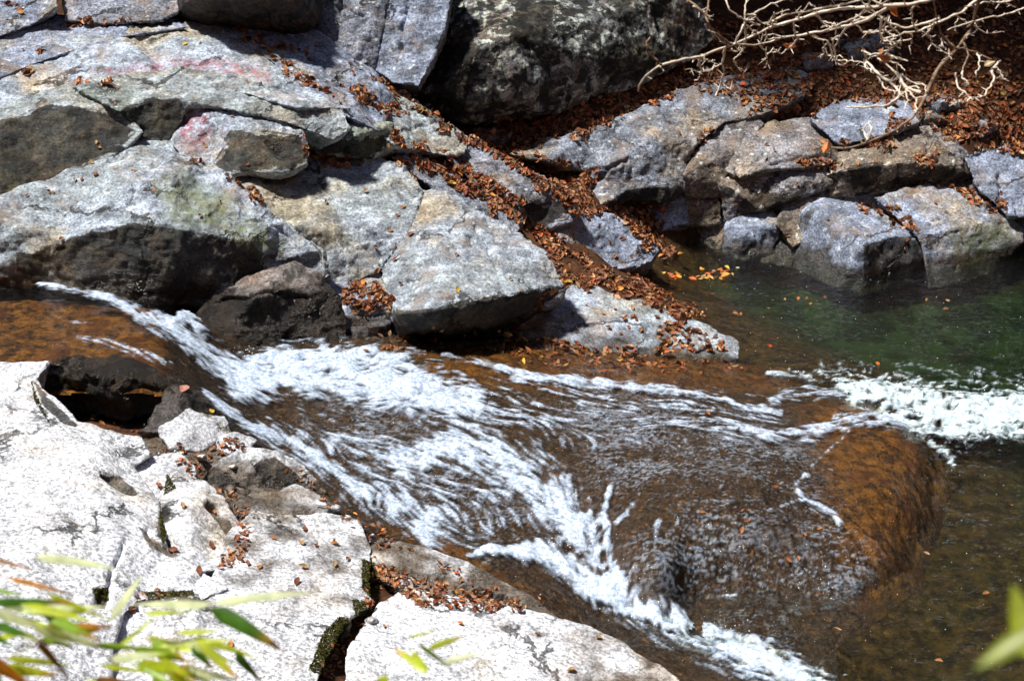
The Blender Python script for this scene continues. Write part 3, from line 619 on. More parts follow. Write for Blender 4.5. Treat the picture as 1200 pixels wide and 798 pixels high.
rock('rock_slab', 'broad grey slab between the roof shaped boulder and the cracked slab', 'rock slab', 'warm',
     [(268,205,1.45),(300,195,1.46),(340,185,1.43),(400,183,1.41),(472,194,1.36),(494,224,1.2),(478,266,1.02),(470,277,.97),(448,311,.74),(415,328,.64),(386,332,.61),(374,300,.84),(330,262,1.13),(295,227,1.32)],
     [(350,265,1.12),(410,272,1.04),(440,268,1.05)], cracks=[([(400,268,1),(405,300,1.2),(402,325,1)], .03),([(440,270,1),(446,290,1)], .03)])
rock('rock_slab', 'large cracked pale slab overhanging the stream at mid left', 'rock slab', 'warm',
     [(472,272,1.0),(494,224,1.2),(520,227,1.21),(560,249,1.13),(610,279,.96),(645,307,.81),(663,332,.69),(657,349,.56),(628,360,.44),(603,384,.30),(540,399,.25),(472,402,.25),(462,376,.5),(461,350,.68),(447,313,.80)],
     [(467,368,.69),(500,366,.73),(540,360,.75),(575,352,.76),(607,346,.74),(642,339,.70),(520,300,.95)],
     stain=[[(460,366),(500,363),(540,357),(575,350),(607,343),(657,338),(628,362),(604,386),(540,402),(470,402)]],  # shade under the overhang painted onto front and underside
     cracks=[([(555,265,1),(572,290,1.5),(585,314,2.5)], .035), ([(545,277,1),(580,280,1)], .02), ([(470,272,2),(447,312,2)], .05)], wet=.33, thick=.6, shrink=.62)
rock('stone', 'small grey ledge covered by a red brown leaf heap above the stream', 'rock', 'blue',
     [(385,332,.66),(425,315,.73),(456,325,.66),(464,345,.58),(465,370,.44),(430,377,.40),(402,371,.44)], [(440,357,.58),(410,352,.58)], thick=.5)
rock('stone', 'small cracked block at the foot of the leaf heap ledge', 'rock', 'slate',
     [(395,367,.5),(445,361,.53),(465,372,.46),(465,402,.25),(405,414,.2),(391,390,.35)], [(400,386,.43),(450,380,.47)], thick=.5, wet=.36, cracks=[([(430,365,1.5),(438,405,1.5)], .04)])
rock('boulder', 'dark wet rock with a shiny top beside the top of the cascade', 'boulder', 'black',
     [(222,378,.6),(255,350,.76),(300,324,.93),(345,308,.99),(377,324,.86),(398,346,.72),(403,372,.55),(406,414,.25),(300,424,.28),(258,414,.38),(232,397,.5)],
     [(300,345,.88),(360,333,.86),(330,368,.66),(285,362,.75)], wet=.72, thick=.9, cracks=[([(250,352,2),(310,343,2.5),(360,350,2)], .05)])
# --- plank-like slabs and ledges running down to the leaf band
rock('rock_slab', 'long narrow slab beside the leaf filled crack at the upper left centre', 'rock slab', 'blue',
     [(268,27,2.38),(325,19,2.43),(375,44,2.26),(410,67,2.1),(442,88,1.95),(460,118,1.72),(445,150,1.66),(405,131,1.84),(350,93,2.06)], cracks=[([(330,40,1.5),(400,95,2),(445,130,2)], .04)])
rock('stone', 'tan block at the lower end of the long narrow slab', 'rock', 'warm',
     [(452,98,1.86),(492,124,1.66),(520,146,1.5),(547,162,1.4),(545,176,1.33),(520,177,1.34),(465,167,1.52),(442,151,1.64)], cracks=[([(465,155,1.2),(515,140,1.2)], .03)], thick=.6)
rock('rock_slab', 'pointed grey slab lying between two leaf bands', 'rock slab', 'slate',
     [(524,179,1.34),(550,162,1.41),(600,194,1.22),(650,224,1.02),(673,240,.92),(668,258,.72),(630,264,.68),(612,240,.92),(585,219,1.05),(553,206,1.12)], stain=[[(615,245),(655,236),(672,244),(664,258),(630,264)]], thick=.6)
rock('stone', 'small dark ledge blocks under the flat topped green rock', 'rock', 'green',
     [(370,151,1.69),(412,139,1.76),(456,150,1.69),(462,168,1.5),(430,184,1.38),(372,177,1.43)], [(412,160,1.68)], stain=[[(372,160),(412,162),(458,158),(460,170),(430,184),(372,177)]], thick=.6, cracks=[([(400,140,2),(406,180,2)], .06)])
rock('rock_slab', 'thin plank of rock edging the leaf band above the cracked slab', 'rock slab', 'slate',
     [(467,178,1.43),(500,189,1.34),(560,223,1.10),(612,261,.87),(607,271,.78),(550,237,.99),(490,203,1.22),(463,187,1.34)], thick=.4, soft=3)
# --- top centre
rock('boulder', 'upright bluish block left of the lichen boulder at the top', 'boulder', 'slate',
     [(358,-40,2.9),(460,-40,2.9),(436,79,1.95),(415,73,2.0),(385,58,2.1),(360,35,2.25)], cracks=[([(405,-10,2),(395,30,2),(385,60,2)], .06), ([(380,0,1.5),(425,20,1.5)], .04)], thick=1.0)
rock('boulder', 'narrow upright grey block touching the lichen boulder', 'boulder', 'blue',
     [(464,-40,2.9),(536,-40,2.9),(518,30,2.35),(506,62,2.1),(489,98,1.84),(462,93,1.87),(441,80,1.95)], thick=1.0, cracks=[([(480,-10,1.5),(470,60,2)], .04)])
rock('boulder', 'huge dark boulder crusted with pale lichen at the top centre', 'boulder', 'dark',
     [(526,-14,2.57),(560,-22,2.6),(700,-24,2.56),(815,-14,2.42),(836,45,1.84),(808,69,1.63),(750,96,1.44),(700,112,1.34),(650,130,1.25),(600,139,1.19),(550,140,1.24),(512,130,1.39),(487,110,1.62),(491,92,1.73),(513,55,2.0),(522,20,2.29)],
     [(600,90,1.81),(700,70,1.86),(600,40,2.22),(520,100,1.77),(600,119,1.55),(680,101,1.57),(545,122,1.55),(760,75,1.70),(720,20,2.22),(560,60,2.07)], thick=1.2, drop=0, stain=[[(520,60),(545,20),(560,60),(540,130),(500,120)],[(600,10),(650,0),(640,50),(600,60)],[(690,60),(760,40),(800,70),(720,100)]],
     cracks=[([(505,60,3),(530,20,4),(545,-20,4)], .08), ([(760,-10,2),(775,40,2)], .05)])
# --- right bank
rock('boulder', 'dark base of the cracked outcrop showing in the fissures above the pool', 'boulder', 'brown',
     [(690,236,.42),(760,180,.85),(830,150,.98),(900,142,1.05),(1000,128,1.12),(1090,150,1.0),(1145,188,.74),(1150,240,.42),(1040,238,.36),(960,252,.25),(900,262,.12),(850,292,-.08),(800,272,.0),(735,252,.28)], [(860,200,.66),(960,200,.68),(1060,190,.74)], thick=.8)
rock('rock_slab', 'long blue grey slab sloping down from the right hillside to the leaf band', 'rock slab', 'gneiss',
     [(596,180,1.0),(640,162,1.12),(690,156,1.17),(745,128,1.32),(800,104,1.42),(880,86,1.48),(958,82,1.47),(948,108,1.32),(892,132,1.22),(850,140,1.16),(817,166,1.02),(801,190,.85),(801,222,.6),(776,238,.48),(735,232,.54),(700,243,.5),(689,225,.62),(675,214,.72),(690,200,.8),(640,187,.95)],
     [(760,165,1.1),(720,190,.95),(735,222,.68),(780,218,.68)], cracks=[([(690,202,2),(715,195,1.5),(735,185,1)], .05), ([(690,226,2),(710,200,1.5)], .05), ([(600,178,1),(700,165,1),(800,120,1)], .015)],
     grow=3, stain=[[(735,224),(800,214),(801,228),(776,238),(700,244)]])
rock('stone', 'small bluish wedge tucked under the end of the long blue grey slab', 'rock', 'blue',
     [(721,244,.42),(770,232,.51),(804,227,.53),(804,258,.25),(765,270,.13),(738,260,.23)], thick=.5)
rock('boulder', 'cracked dark column of rock between two black fissures', 'boulder', 'brown',
     [(840,146,1.12),(886,131,1.22),(896,146,1.12),(873,172,.95),(848,216,.62),(846,262,.2),(803,266,.15),(800,205,.76),(817,167,1.0)], [(830,190,.86)], cracks=[([(800,235,2),(845,232,2)], .06), ([(835,150,2),(812,175,2)], .05)], grow=0)
rock('boulder', 'flat topped block on the right bank below the leaf covered hillside', 'boulder', 'brown',
     [(852,201,.77),(881,159,1.06),(900,147,1.13),(960,139,1.13),(979,165,.98),(983,187,.82),(945,192,.80),(900,193,.80),(865,204,.74)], [(960,166,1.0),(900,178,.93)], cracks=[([(905,192,1.5),(975,182,2)], .04)])
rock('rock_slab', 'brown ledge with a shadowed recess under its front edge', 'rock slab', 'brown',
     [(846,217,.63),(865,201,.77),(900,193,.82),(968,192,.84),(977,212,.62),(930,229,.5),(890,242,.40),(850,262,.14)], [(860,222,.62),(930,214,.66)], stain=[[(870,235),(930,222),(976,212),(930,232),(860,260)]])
rock('boulder', 'jagged dark ledge overhanging the boulders at the right of the pool', 'boulder', 'brown',
     [(967,206,.71),(985,180,.92),(1025,167,1.0),(1060,157,1.06),(1093,152,1.09),(1134,184,.86),(1140,203,.66),(1100,216,.54),(1050,219,.52),(1000,230,.42),(974,224,.5)], [(1020,195,.86),(1070,190,.88),(1100,196,.82)],
     stain=[[(1080,200),(1138,192),(1140,206),(1050,220),(1000,230)], [(995,195),(1035,190),(1030,215),(1000,222)]], cracks=[([(1035,168,2),(1055,195,2),(1050,218,2)], .06)], rough=1.4)
rock('rock_slab', 'low slab half buried in leaves on the right hillside', 'rock slab', 'blue',
     [(952,137,1.19),(975,124,1.28),(1000,119,1.31),(1063,123,1.29),(1074,140,1.18),(1036,153,1.09),(985,166,.98)], thick=.5)
for sp, lab in (([(845,100,1.5),(890,92,1.52),(905,98,1.5),(868,108,1.46)], 'small flat stone showing through leaves above the long blue grey slab'),
                ([(1078,116,1.36),(1108,111,1.4),(1128,122,1.34),(1098,126,1.3)], 'bluish stone showing through leaves high on the right hillside'),
                ([(1068,135,1.24),(1092,131,1.27),(1110,140,1.22),(1084,146,1.18)], 'pale stone among leaves between the low slab and the corner boulder'),
                ([(1142,142,1.2),(1175,138,1.22),(1188,156,1.12),(1152,160,1.09)], 'flat stone among leaves above the corner boulder at the right edge'),
                ([(555,152,1.28),(600,150,1.30),(606,158,1.26),(560,162,1.22)], 'grey sliver of rock at the foot of the lichen boulder'),
                ([(985,52,1.8),(1030,40,1.86),(1050,56,1.78),(1000,66,1.72)], 'shadowed grey stone on the leafy slope behind the branches'),
                ([(940,68,1.68),(968,64,1.7),(975,74,1.66),(945,78,1.63)], 'small grey stone in leaves just above the long slab end')):
    o_, i_ = resting(sp, .09); rock('stone', lab, 'rock', 'slate', o_, i_, thick=.12, drop=.2, soft=4, voxel=.022, grow=3)
rock('boulder', 'grey boulder with a vertical crack at the right edge above the leaf line', 'boulder', 'blue',
     [(1132,183,.89),(1160,176,.95),(1250,174,.96),(1250,258,.33),(1185,249,.39),(1150,221,.59)], cracks=[([(1172,205,2),(1180,245,2.5)], .06)], thick=.9)
rock('stone', 'small block standing in the far edge of the pool', 'rock', 'blue',
     [(854,263,.24),(880,251,.36),(904,249,.36),(915,263,.25),(903,294,-.02),(870,304,-.1),(850,295,-.03)], [(870,272,.22)], thick=.5, wet=0.0)
rock('stone', 'narrow stone leaning beside the small block at the pool edge', 'rock', 'slate',
     [(910,276,.14),(932,262,.25),(943,290,.02),(925,310,-.12),(892,306,-.1)], thick=.4, wet=0.0)
rock('stone', 'dark stone wedged behind the ridged boulder at the pool', 'rock', 'brown',
     [(924,232,.5),(962,231,.51),(952,270,.2),(930,286,.07),(913,262,.28)], thick=.5)
rock('boulder', 'ridged boulder at the pool with one pale facet and one shaded facet', 'boulder', 'blue',
     [(944,249,.42),(965,234,.53),(1010,242,.49),(1045,257,.39),(1083,274,.26),(1093,300,.05),(1086,324,-.13),(1010,342,-.18),(983,335,-.15),(925,308,-.13),(933,280,.12)],
     [(1013,285,.34),(1012,318,.06),(1050,277,.32)], stain=[[(1013,288),(1050,279),(1082,278),(1092,300),(1086,324),(1040,332),(1013,338)]], wet=-.03, soft=1, rough=.75)  # right facet painted dark as the side away from the sun
rock('boulder', 'large wedge shaped boulder with a tan face at the right of the pool', 'boulder', 'blue',
     [(1028,231,.56),(1080,221,.61),(1130,224,.59),(1178,245,.43),(1200,260,.3),(1194,282,.12),(1163,314,-.12),(1130,328,-.17),(1090,334,-.17),(1088,300,.1),(1079,275,.28)],
     [(1152,262,.36),(1110,270,.33)], olive=[[(1115,275),(1160,262),(1195,268),(1160,312),(1125,325)]], wet=-.03, soft=1, rough=.75, thick=.9)
# --- middle
rock('rock_slab', 'blue grey flat rock between the leaf band and the pool corner', 'rock slab', 'blue',
     [(652,264,0.690),(690,251,0.740),(718,254,0.700),(775,292,0.390),(763,303,0.310),(740,312,0.240),(702,310,0.300),(684,293,0.440),(659,278,0.580)], thick=.5, cracks=[([(690,285,1),(705,265,1)], .02)])
rock('rock_slab', 'low pale slab sinking into the shallows below the leaf band', 'rock slab', 'pale',
     [(592,392,.29),(625,362,.37),(660,339,.43),(690,337,.43),(760,359,.31),(820,379,.21),(863,404,.09),(866,417,.01),(800,424,.05),(720,422,.12),(660,412,.18)], thick=.45, wet=lambda C: wstream(C) - .11, rough=.7)
# --- right stream rocks
# --- near bank
rock('rock_slab', 'huge sunlit white granite slab filling the lower left corner', 'rock slab', 'white',
     [(-90,428,.99),(60,427,.965),(38,444,.965),(60,468,.95),(90,496,.925),(120,508,.90),(168,513,.85),(174,530,.80),(153,547,.78),(181,590,.75),(193,640,.75),(230,670,.72),(264,690,.69),(235,699,.71),(165,699,.81),(142,717,.84),(130,760,.85),(122,850,.84),(-110,850,1.2),(-110,600,1.17)],
     [(98,555,.99),(146,638,.91),(0,560,1.06),(0,700,1.13),(70,510,.98),(60,790,1.02)], stain=[[(116,552),(140,557),(163,578),(150,580),(126,566)],[(164,618),(182,632),(208,650),(200,652),(176,640)],[(186,590),(194,600),(196,634),(186,630)],[(118,690),(128,690),(126,706),(116,704)],[(40,446),(60,470),(90,498),(70,492),(50,474)]], voxel=.016, rough=.55, thick=.8, soft=4,
     cracks=[([(146,640,1.2),(132,672,2.2),(124,705,3)], .035), ([(120,557,2.5),(140,566,5),(160,577,2.5)], .05), ([(170,620,1.2),(185,640,1.2),(205,650,1)], .03), ([(120,690,4),(118,704,5)], .04), ([(20,760,2),(70,752,2),(120,770,2)], .02)])
rock('rock_slab', 'flat white slab with a dark overhang beside the mossy crack at the bottom', 'rock slab', 'white',
     [(262,664,.69),(276,622,.66),(300,605,.63),(340,611,.56),(380,609,.52),(416,616,.48),(430,640,.455),(424,682,.49),(432,703,.49),(394,724,.54),(374,772,.575),(352,850,.59),(118,850,.8),(133,735,.8),(152,712,.77),(180,690,.66),(240,700,.69)],
     [(320,660,.62),(240,770,.72),(160,700,.80),(225,695,.76)], voxel=.016, rough=.5, thick=.7, soft=4, grow=8, wet=lambda C: wstream(C) - .02, stain=[[(160,700),(185,690),(235,697),(225,702),(185,700),(155,712)]],
     cracks=[([(190,720,1),(212,740,1),(225,770,1)], .015)])
rock('rock_slab', 'flat white slab at the bottom centre right of the mossy crack', 'rock slab', 'white',
     [(447,713,.45),(475,696,.42),(530,706,.38),(600,717,.30),(692,743,.19),(772,783,.11),(830,835,.03),(830,870,.0),(392,850,.55),(411,772,.52),(430,742,.48)],
     [(560,770,.38)], grow=8, voxel=.016, rough=.5, thick=.6, soft=4, wet=lambda C: wstream(C) - .07, cracks=[([(640,740,1),(690,755,1.2),(740,772,1)], .02)])
rock('rock_slab', 'narrow white slab with leaf filled seams along the stream edge', 'rock slab', 'white2',
     [(429,643,.45),(446,631,.465),(500,643,.40),(560,668,.32),(625,702,.21),(655,722,.14),(600,719,.2),(530,706,.31),(480,694,.37),(449,677,.42)], voxel=.016, rough=.6, thick=.5, soft=3,
     cracks=[([(445,660,2),(500,676,3),(560,690,2.5),(610,706,2)], .05)], wet=lambda C: wstream(C) - .02)
rock('rock_slab', 'pale wedge of granite beside the narrow leaf filled cleft', 'rock slab', 'white2',
     [(184,590,.73),(204,560,.71),(236,565,.69),(264,588,.665),(280,622,.59),(263,664,.67),(228,664,.69),(204,643,.72)], [(220,600,.77),(245,590,.72)], stain=[[(243,586),(254,594),(274,618),(270,626),(252,608)],[(186,588),(196,592),(198,612),(190,610)]], voxel=.016, rough=.7, thick=.5, soft=3,
     cracks=[([(243,590,2),(258,605,3.5),(268,622,2)], .05), ([(190,620,1),(205,640,1.5)], .03)])
rock('stone', 'flat grey stone at the corner of the huge white slab', 'rock', 'white2',
     [(150,548,.75),(180,532,.76),(213,527,.73),(227,545,.68),(233,567,.63),(200,580,.67),(180,591,.67)], voxel=.016, rough=.8, thick=.4, soft=3)
rock('boulder', 'domed grey rock with a dark hollow face beside the chute', 'boulder', 'white2',
     [(230,567,.59),(250,547,.67),(290,525,.71),(322,528,.67),(353,549,.56),(380,577,.38),(340,585,.40),(300,585,.43),(270,577,.48)], [(300,540,.68),(285,560,.60),(320,545,.63)], voxel=.015, rough=.8, thick=.5, soft=3, wet=lambda C: wstream(C) - .04,
     stain=[[(293,540),(322,536),(348,556),(360,576),(320,580),(300,582),(306,560)],[(232,568),(262,552),(280,566),(286,582),(262,577)]])  # unlit front of the dome painted dark
rock('stone', 'flat pale stone below the domed rock', 'rock', 'white2',
     [(284,584,.55),(350,573,.53),(383,594,.46),(379,611,.38),(340,614,.42),(298,604,.5)], [(350,598,.48)], wet=lambda C: wstream(C) - .04, voxel=.015, rough=.7, thick=.35, soft=3)
rock('stone', 'pale four sided stone between the dark hole and the chute', 'rock', 'white2',
     [(187,504,.7),(215,483,.75),(263,489,.655),(269,508,.56),(233,525,.59),(200,521,.65)], [(222,503,.70)], voxel=.015, rough=.7, thick=.35, soft=3)
rock('stone', 'small pale stone downstream of the four sided stone', 'rock', 'white2',
     [(252,516,.60),(275,511,.60),(298,519,.55),(285,528,.52),(258,526,.55)], voxel=.014, rough=.7, thick=.3, soft=2)
rock('stone', 'thin dark wet ledge between the hole and the chute', 'rock', 'slate',
     [(163,507,.7),(203,454,.83),(236,461,.76),(263,488,.62),(215,487,.70),(190,503,.68)], [(212,470,.79)], voxel=.016, thick=.4, wet=lambda C: wstream(C))
rock('rock_slab', 'dark wet rim of rock holding back the upper pool', 'rock slab', 'black',
     [(45,437,.93),(62,429,.955),(110,426,.955),(168,429,.925),(216,449,.83),(212,470,.66),(150,492,.5),(80,482,.55)], [(120,440,.90),(168,446,.84)], voxel=.016, thick=.3, drop=0, rough=1.5, wet=lambda C: 2.0 + 0 * C[:, 0], olive=[[(45,437),(110,450),(80,480)]])
rock('rock_slab', 'low cracked granite shelf under the loose stones beside the chute', 'rock slab', 'white2',
     [(165,515,.66),(190,512,.63),(262,503,.55),(285,516,.50),(330,545,.46),(380,580,.37),(425,618,.40),(425,640,.41),(330,630,.54),(280,655,.58),(220,640,.62),(180,580,.63)], [(260,550,.55),(300,600,.55)], voxel=.018, thick=.35, soft=2, rough=.8, grow=2,
     wet=lambda C: wstream(C) - .02, cracks=[([(200,540,2),(250,545,3),(270,580,3),(285,640,3)], .05)])
# a few loose stones between the slabs
k = 0
for (x, y, z, r, lab) in [(272,548,.62,7,'fist sized pale stone in leaves behind the domed rock'),(237,536,.60,6,'small stone among leaves beside the four sided stone'),
                          (395,596,.44,6,'small stone at the water edge beside the flat pale stone'),(405,610,.45,8,'flat chip of stone on the rim of the white slab'),
                          (437,628,.45,5,'small stone on the dark shore above the narrow white slab'),(400,730,.5,9,'mossy stone lodged in the mossy crack'),
                          (436,728,.46,7,'small grey stone at the lower end of the leaf seam')]:
    pg = [(x + r * 1.3 * math.cos(a) * random.uniform(.8, 1.15), y + r * .75 * math.sin(a) * random.uniform(.8, 1.15), z + .05 * math.sin(-a)) for a in [i * PI / 3.5 for i in range(7)]]
    rock('stone', lab, 'rock', 'white2' if k != 5 else 'green', pg, [(x, y, z + .05)], voxel=.011, thick=.10, soft=2, rough=.35, drop=.08, grow=1); k += 1
# ------------------------------------------------------------------ fallen leaves
bpy.context.view_layer.update(); DG = bpy.context.evaluated_depsgraph_get()
EYE = Vector((0, 0, CAM_H))
def surf(px, py, through=False):
    d = ray(px, py).normalized(); o = EYE.copy()
    for _ in range(5):
        hit, loc, nor, idx, ob, mt = S.ray_cast(DG, o, d)
        if not hit: return None
        if through and ob.name.split('.')[0] in ('stream', 'pool'):
            o = loc + d * .002; continue
        if nor.dot(d) > 0: nor = -nor
        return loc, nor, ob
    return None
def leaf_mat(name, rough=0.6):
    t = NT(name); c = t.attr('tint', 'Color'); v = t.coord()
    c = t.mix(1.0, c, t.ramp(t.noise(v, 60, 3, .6), .3, .7, .7, 1.3), 'MULTIPLY')
    b = t.bsdf(c, rough, None, 0.3); tl = t.new('BsdfTranslucent'); t.put(tl.inputs['Color'], c)
    mx = t.new('MixShader'); mx.inputs[0].default_value = 0.18; t.put(mx.inputs[1], b); t.put(mx.inputs[2], tl.outputs[0])
    return t.done(mx.outputs[0])
M['leaf'] = leaf_mat('dry_leaf')
LT = np.array([0, .18, .42, .7, 1.0]); LW = np.array([0.0, .62, 1.0, .72, 0.0])
LF = []
for i in range(4):
    a = 3 * i
    LF += [(a, a + 3, a + 4, a + 1), (a + 1, a + 4, a + 5, a + 2)]
LF = np.array(LF)
def leaf_verts(L, Wd, curl, bend, twist):
    y = LT - .5; hw = LW * .5 + .02
    X = np.stack([-hw, 0 * hw, hw], 1) * Wd; Y = np.repeat(y[:, None], 3, 1) * L
    Z = curl * np.abs(np.stack([-hw, 0 * hw, hw], 1)) * Wd * 2 + bend * (y[:, None] ** 2) * L * 2 + twist * y[:, None] * np.stack([-hw, 0 * hw, hw], 1) * Wd * 4
    return np.stack([X, Y, Z], -1).reshape(-1, 3)
PAL = np.array([(.20,.072,.030),(.25,.095,.036),(.15,.058,.028),(.27,.13,.06),(.34,.21,.115),(.085,.038,.022),(.22,.055,.026),(.31,.13,.035),(.17,.095,.055)])
PALW = np.array([.18,.15,.15,.12,.09,.13,.06,.04,.08]); PALW = PALW / PALW.sum()
BRIGHT = np.array([(.45,.17,.03),(.42,.09,.025),(.38,.24,.05),(.30,.07,.02)])
def frame_at(nor, tilt):
    n = (nor + Vector((random.gauss(0, tilt), random.gauss(0, tilt), random.gauss(0, tilt)))).normalized()
    a = Vector((random.gauss(0, 1), random.gauss(0, 1), random.gauss(0, 1))); x = a.cross(n).normalized(); y = n.cross(x)
    return np.array([x, y, n])
def litter(label, polys, dens, size=(.042, .095), pile=.016, tilt=.38, through=False, bright=.04, gate=.32, only=None, depth_shift=0.0, pal=None):
    VV, CC = [], []
    for pg in polys:
        xs_ = [q[0] for q in pg]; ys_ = [q[1] for q in pg]; x0, x1, y0, y1 = min(xs_), max(xs_), min(ys_), max(ys_)
        n = int((x1 - x0) * (y1 - y0) * dens * .70); Q = np.stack([RNG.uniform(x0, x1, n), RNG.uniform(y0, y1, n)], 1)
        jit = np.stack([fbm(Q[:, 0] / 14, Q[:, 1] / 14, 3, 600), fbm(Q[:, 0] / 14 + 90, Q[:, 1] / 14, 3, 601)], 1) - .5
        Q = Q[inpoly(Q + jit * 22, pg)]
        if gate: Q = Q[fbm(Q[:, 0] / 16, Q[:, 1] / 9, 3, 610) > gate]
        for x, y in Q:
            h = surf(x, y, through)
            if not h: continue
            loc, nor, ob = h
            if ob.name.split('.')[0] in ('leaf_litter', 'fallen_leaf'): continue
            if nor.z < .25 and random.random() < .85: continue
            L = random.uniform(*size) * (1.0 if random.random() < .85 else .6); stick = random.random() < .025
            if stick: v = leaf_verts(L * random.uniform(1.5, 3.5), .007, 0, random.uniform(-.05, .1), 0)
            else: v = leaf_verts(L, L * random.uniform(.38, .62), random.uniform(-.1, .7), random.uniform(-.3, .5), random.gauss(0, .25))
            R = frame_at(nor, tilt); base = np.array(loc) + np.array(nor) * (.006 + random.random() ** 2 * pile)
            VV.append(v @ R + base)
            c = BRIGHT[RNG.integers(len(BRIGHT))] if random.random() < bright else (PAL if pal is None else pal)[RNG.choice(len(PAL), p=PALW)]
            if stick: c = np.array((.12, .095, .075))
            CC.append(np.repeat(np.clip(c * random.uniform(.6, 2.2), 0, 1)[None], 15, 0))
    if not VV: return None
    VA = np.concatenate(VV); n = len(VV); FA = (LF[None] + 15 * np.arange(n)[:, None, None]).reshape(-1, 4)
    org = VA.mean(0); org[2] = VA[:, 2].min()
    me = mesh_np('leaf_litter', VA - org, FA, M['leaf']); cattr(me, 'tint', np.concatenate(CC))
    o = link('leaf_litter', me); o.location = org
    return tag(o, label, 'leaf litter', None, 'stuff')
litter('red brown leaf drift filling the band between the plank and the pointed slab', [[(448,152),(470,162),(520,177),(560,205),(592,220),(620,245),(628,262),(650,275),(642,288),(605,263),(540,228),(480,188)]], .26)
litter('small leaf drift lying on the long narrow slab', [[(398,100),(430,110),(486,130),(452,136),(422,124)]], .25)
litter('leaf drift under the lichen boulder running down to the pool corner', [[(545,166),(560,142),(640,132),(740,104),(830,76),(960,66),(1000,80),(990,96),(880,92),(800,106),(740,132),(690,158),(640,164),(600,178),(640,190),(690,202),(672,214),(692,230),(700,246),(660,240),(590,192)],
       [(400,74),(440,90),(495,125),(550,164),(540,168),(470,112)], [(655,232),(690,236),(722,244),(770,285),(800,300),(775,304),(730,262),(700,250),(670,252)]], .24)
litter('thin leaves on the soil between the long slab and the flat rock by the pool', [[(640,186),(700,202),(690,226),(700,246),(740,236),(775,242),(778,288),(720,252),(690,249),(640,222)]], .16, gate=.3)
litter('leaf band between the cracked slab and the two flat rocks by the pool', [[(628,268),(655,278),(682,296),(705,314),(760,332),(800,352),(835,378),(790,368),(720,342),(676,336),(652,347),(606,388),(597,383),(646,343),(662,330),(645,305)]], .26)
litter('wide carpet of brown leaves covering the right hillside', [[(812,112),(900,92),(960,84),(1060,96),(1210,104),(1210,180),(1136,182),(1092,152),(1062,124),(1000,118),(955,138),(892,132),(868,118)]], .22, gate=.36)
litter('shaded leaves on the dark slope behind the bare branches', [[(835,62),(960,40),(1080,40),(1210,60),(1210,108),(1060,98),(960,70)],[(830,20),(1210,-5),(1210,62),(1080,42),(960,42),(835,64)]], .10, gate=.30)
litter('leaf patch in the hollow on top of the ridged boulder', [[(990,236),(1040,242),(1082,270),(1075,276),(1040,258)]], .22)
litter('leaf line between the wedge boulder and the ledge above it', [[(1088,218),(1142,222),(1190,248),(1172,250),(1140,236)]], .22)
litter('leaves caught in pockets of the jagged ledge', [[(1072,184),(1098,180),(1094,194),(1075,194)],[(1042,132),(1066,140),(1062,166),(1036,160)],[(985,166),(1050,160),(1040,172),(990,172)],[(925,192),(980,188),(975,198),(930,200)],[(812,160),(838,150),(832,162),(815,172)]], .2, gate=.3)
litter('red brown leaf heap on the small grey ledge', [[(402,334),(425,330),(448,345),(462,362),(455,368),(420,366),(402,356)],[(430,316),(456,318),(460,325),(440,322)]], .2, size=(.05,.085), gate=.2)
litter('leaf strip along the thin ledge at the top left', [[(62,26),(100,22),(152,24),(150,31),(90,32)]], .22)
litter('little leaf patches on the top left corner rocks', [[(2,2),(20,2),(18,7),(4,7)],[(14,14),(28,6),(24,16)],[(20,62),(60,52),(50,60)],[(24,82),(42,80),(38,90),(26,90)],[(88,96),(130,94),(128,101),(95,101)]], .2, gate=.25)
litter('leaves lodged in the crack along the long pink streaked slab', [[(272,28),(300,44),(350,86),(400,120),(396,124),(340,90),(290,48)],[(315,45),(372,62),(368,70),(330,58)]], .16, gate=.35)
litter('leaf pocket under the small dark ledge blocks', [[(355,172),(380,176),(425,184),(424,198),(395,196),(362,184)],[(452,168),(480,196),(490,215),(470,196)]], .2)
litter('leaf line in the seam beside the roof shaped boulder', [[(262,203),(276,206),(312,240),(302,240),(285,222)],[(212,178),(238,192),(234,194),(214,182)]], .2, gate=.2)
litter('leaves scattered over the low pale slab at the waterline', [[(765,372),(830,388),(862,404),(862,413),(770,412)],[(640,396),(700,406),(800,412),(780,418),(660,410)]], .10, gate=.44)
litter('sunken and stranded leaves in the shallows below the overhang', [[(455,392),(500,385),(560,380),(600,388),(680,408),(780,420),(870,420),(880,436),(800,438),(700,436),(600,420),(500,408),(440,412)]], .055, through=True, gate=.3, bright=.25, pile=.005)
litter('dark leaf and moss seam across the narrow white slab', [[(432,655),(446,660),(500,682),(560,694),(640,712),(600,718),(530,712),(475,700),(450,690),(436,700)]], .13, size=(.03,.055), gate=.25)
litter('red leaves stranded along the dark shore of the near bank', [[(330,540),(380,575),(430,612),(520,660),(600,700),(590,704),(510,668),(425,628),(370,588)]], .035, size=(.03,.055), gate=.35, bright=.2)
litter('dry leaves in the narrow cleft of the near granite', [[(272,612),(284,606),(292,640),(284,668),(262,672),(258,664),(276,640)]], .10, size=(.03,.05), gate=.15)
litter('damp leaves between the loose stones beside the hole', [[(172,524),(205,526),(240,528),(262,512),(285,520),(290,530),(240,552),(228,560),(200,532)],[(252,575),(285,575),(300,600),(282,612),(265,590)]], .07, size=(.03,.055), gate=.25)
litter('curled leaves floating in the dark hole', [[(100,480),(160,500),(205,505),(180,520),(150,516),(110,505)]], .02, size=(.04,.06), gate=0)
litter('leaves in the mossy crack at the bottom', [[(430,690),(440,712),(425,740),(408,770),(396,800),(370,800),(395,750),(420,715)]], .10, size=(.03,.055), gate=.3)
litter('brown leaves stuck under the overhang of the bottom white slab', [[(140,712),(165,700),(190,692),(180,708),(150,722)]], .07, size=(.03,.05), gate=.1)
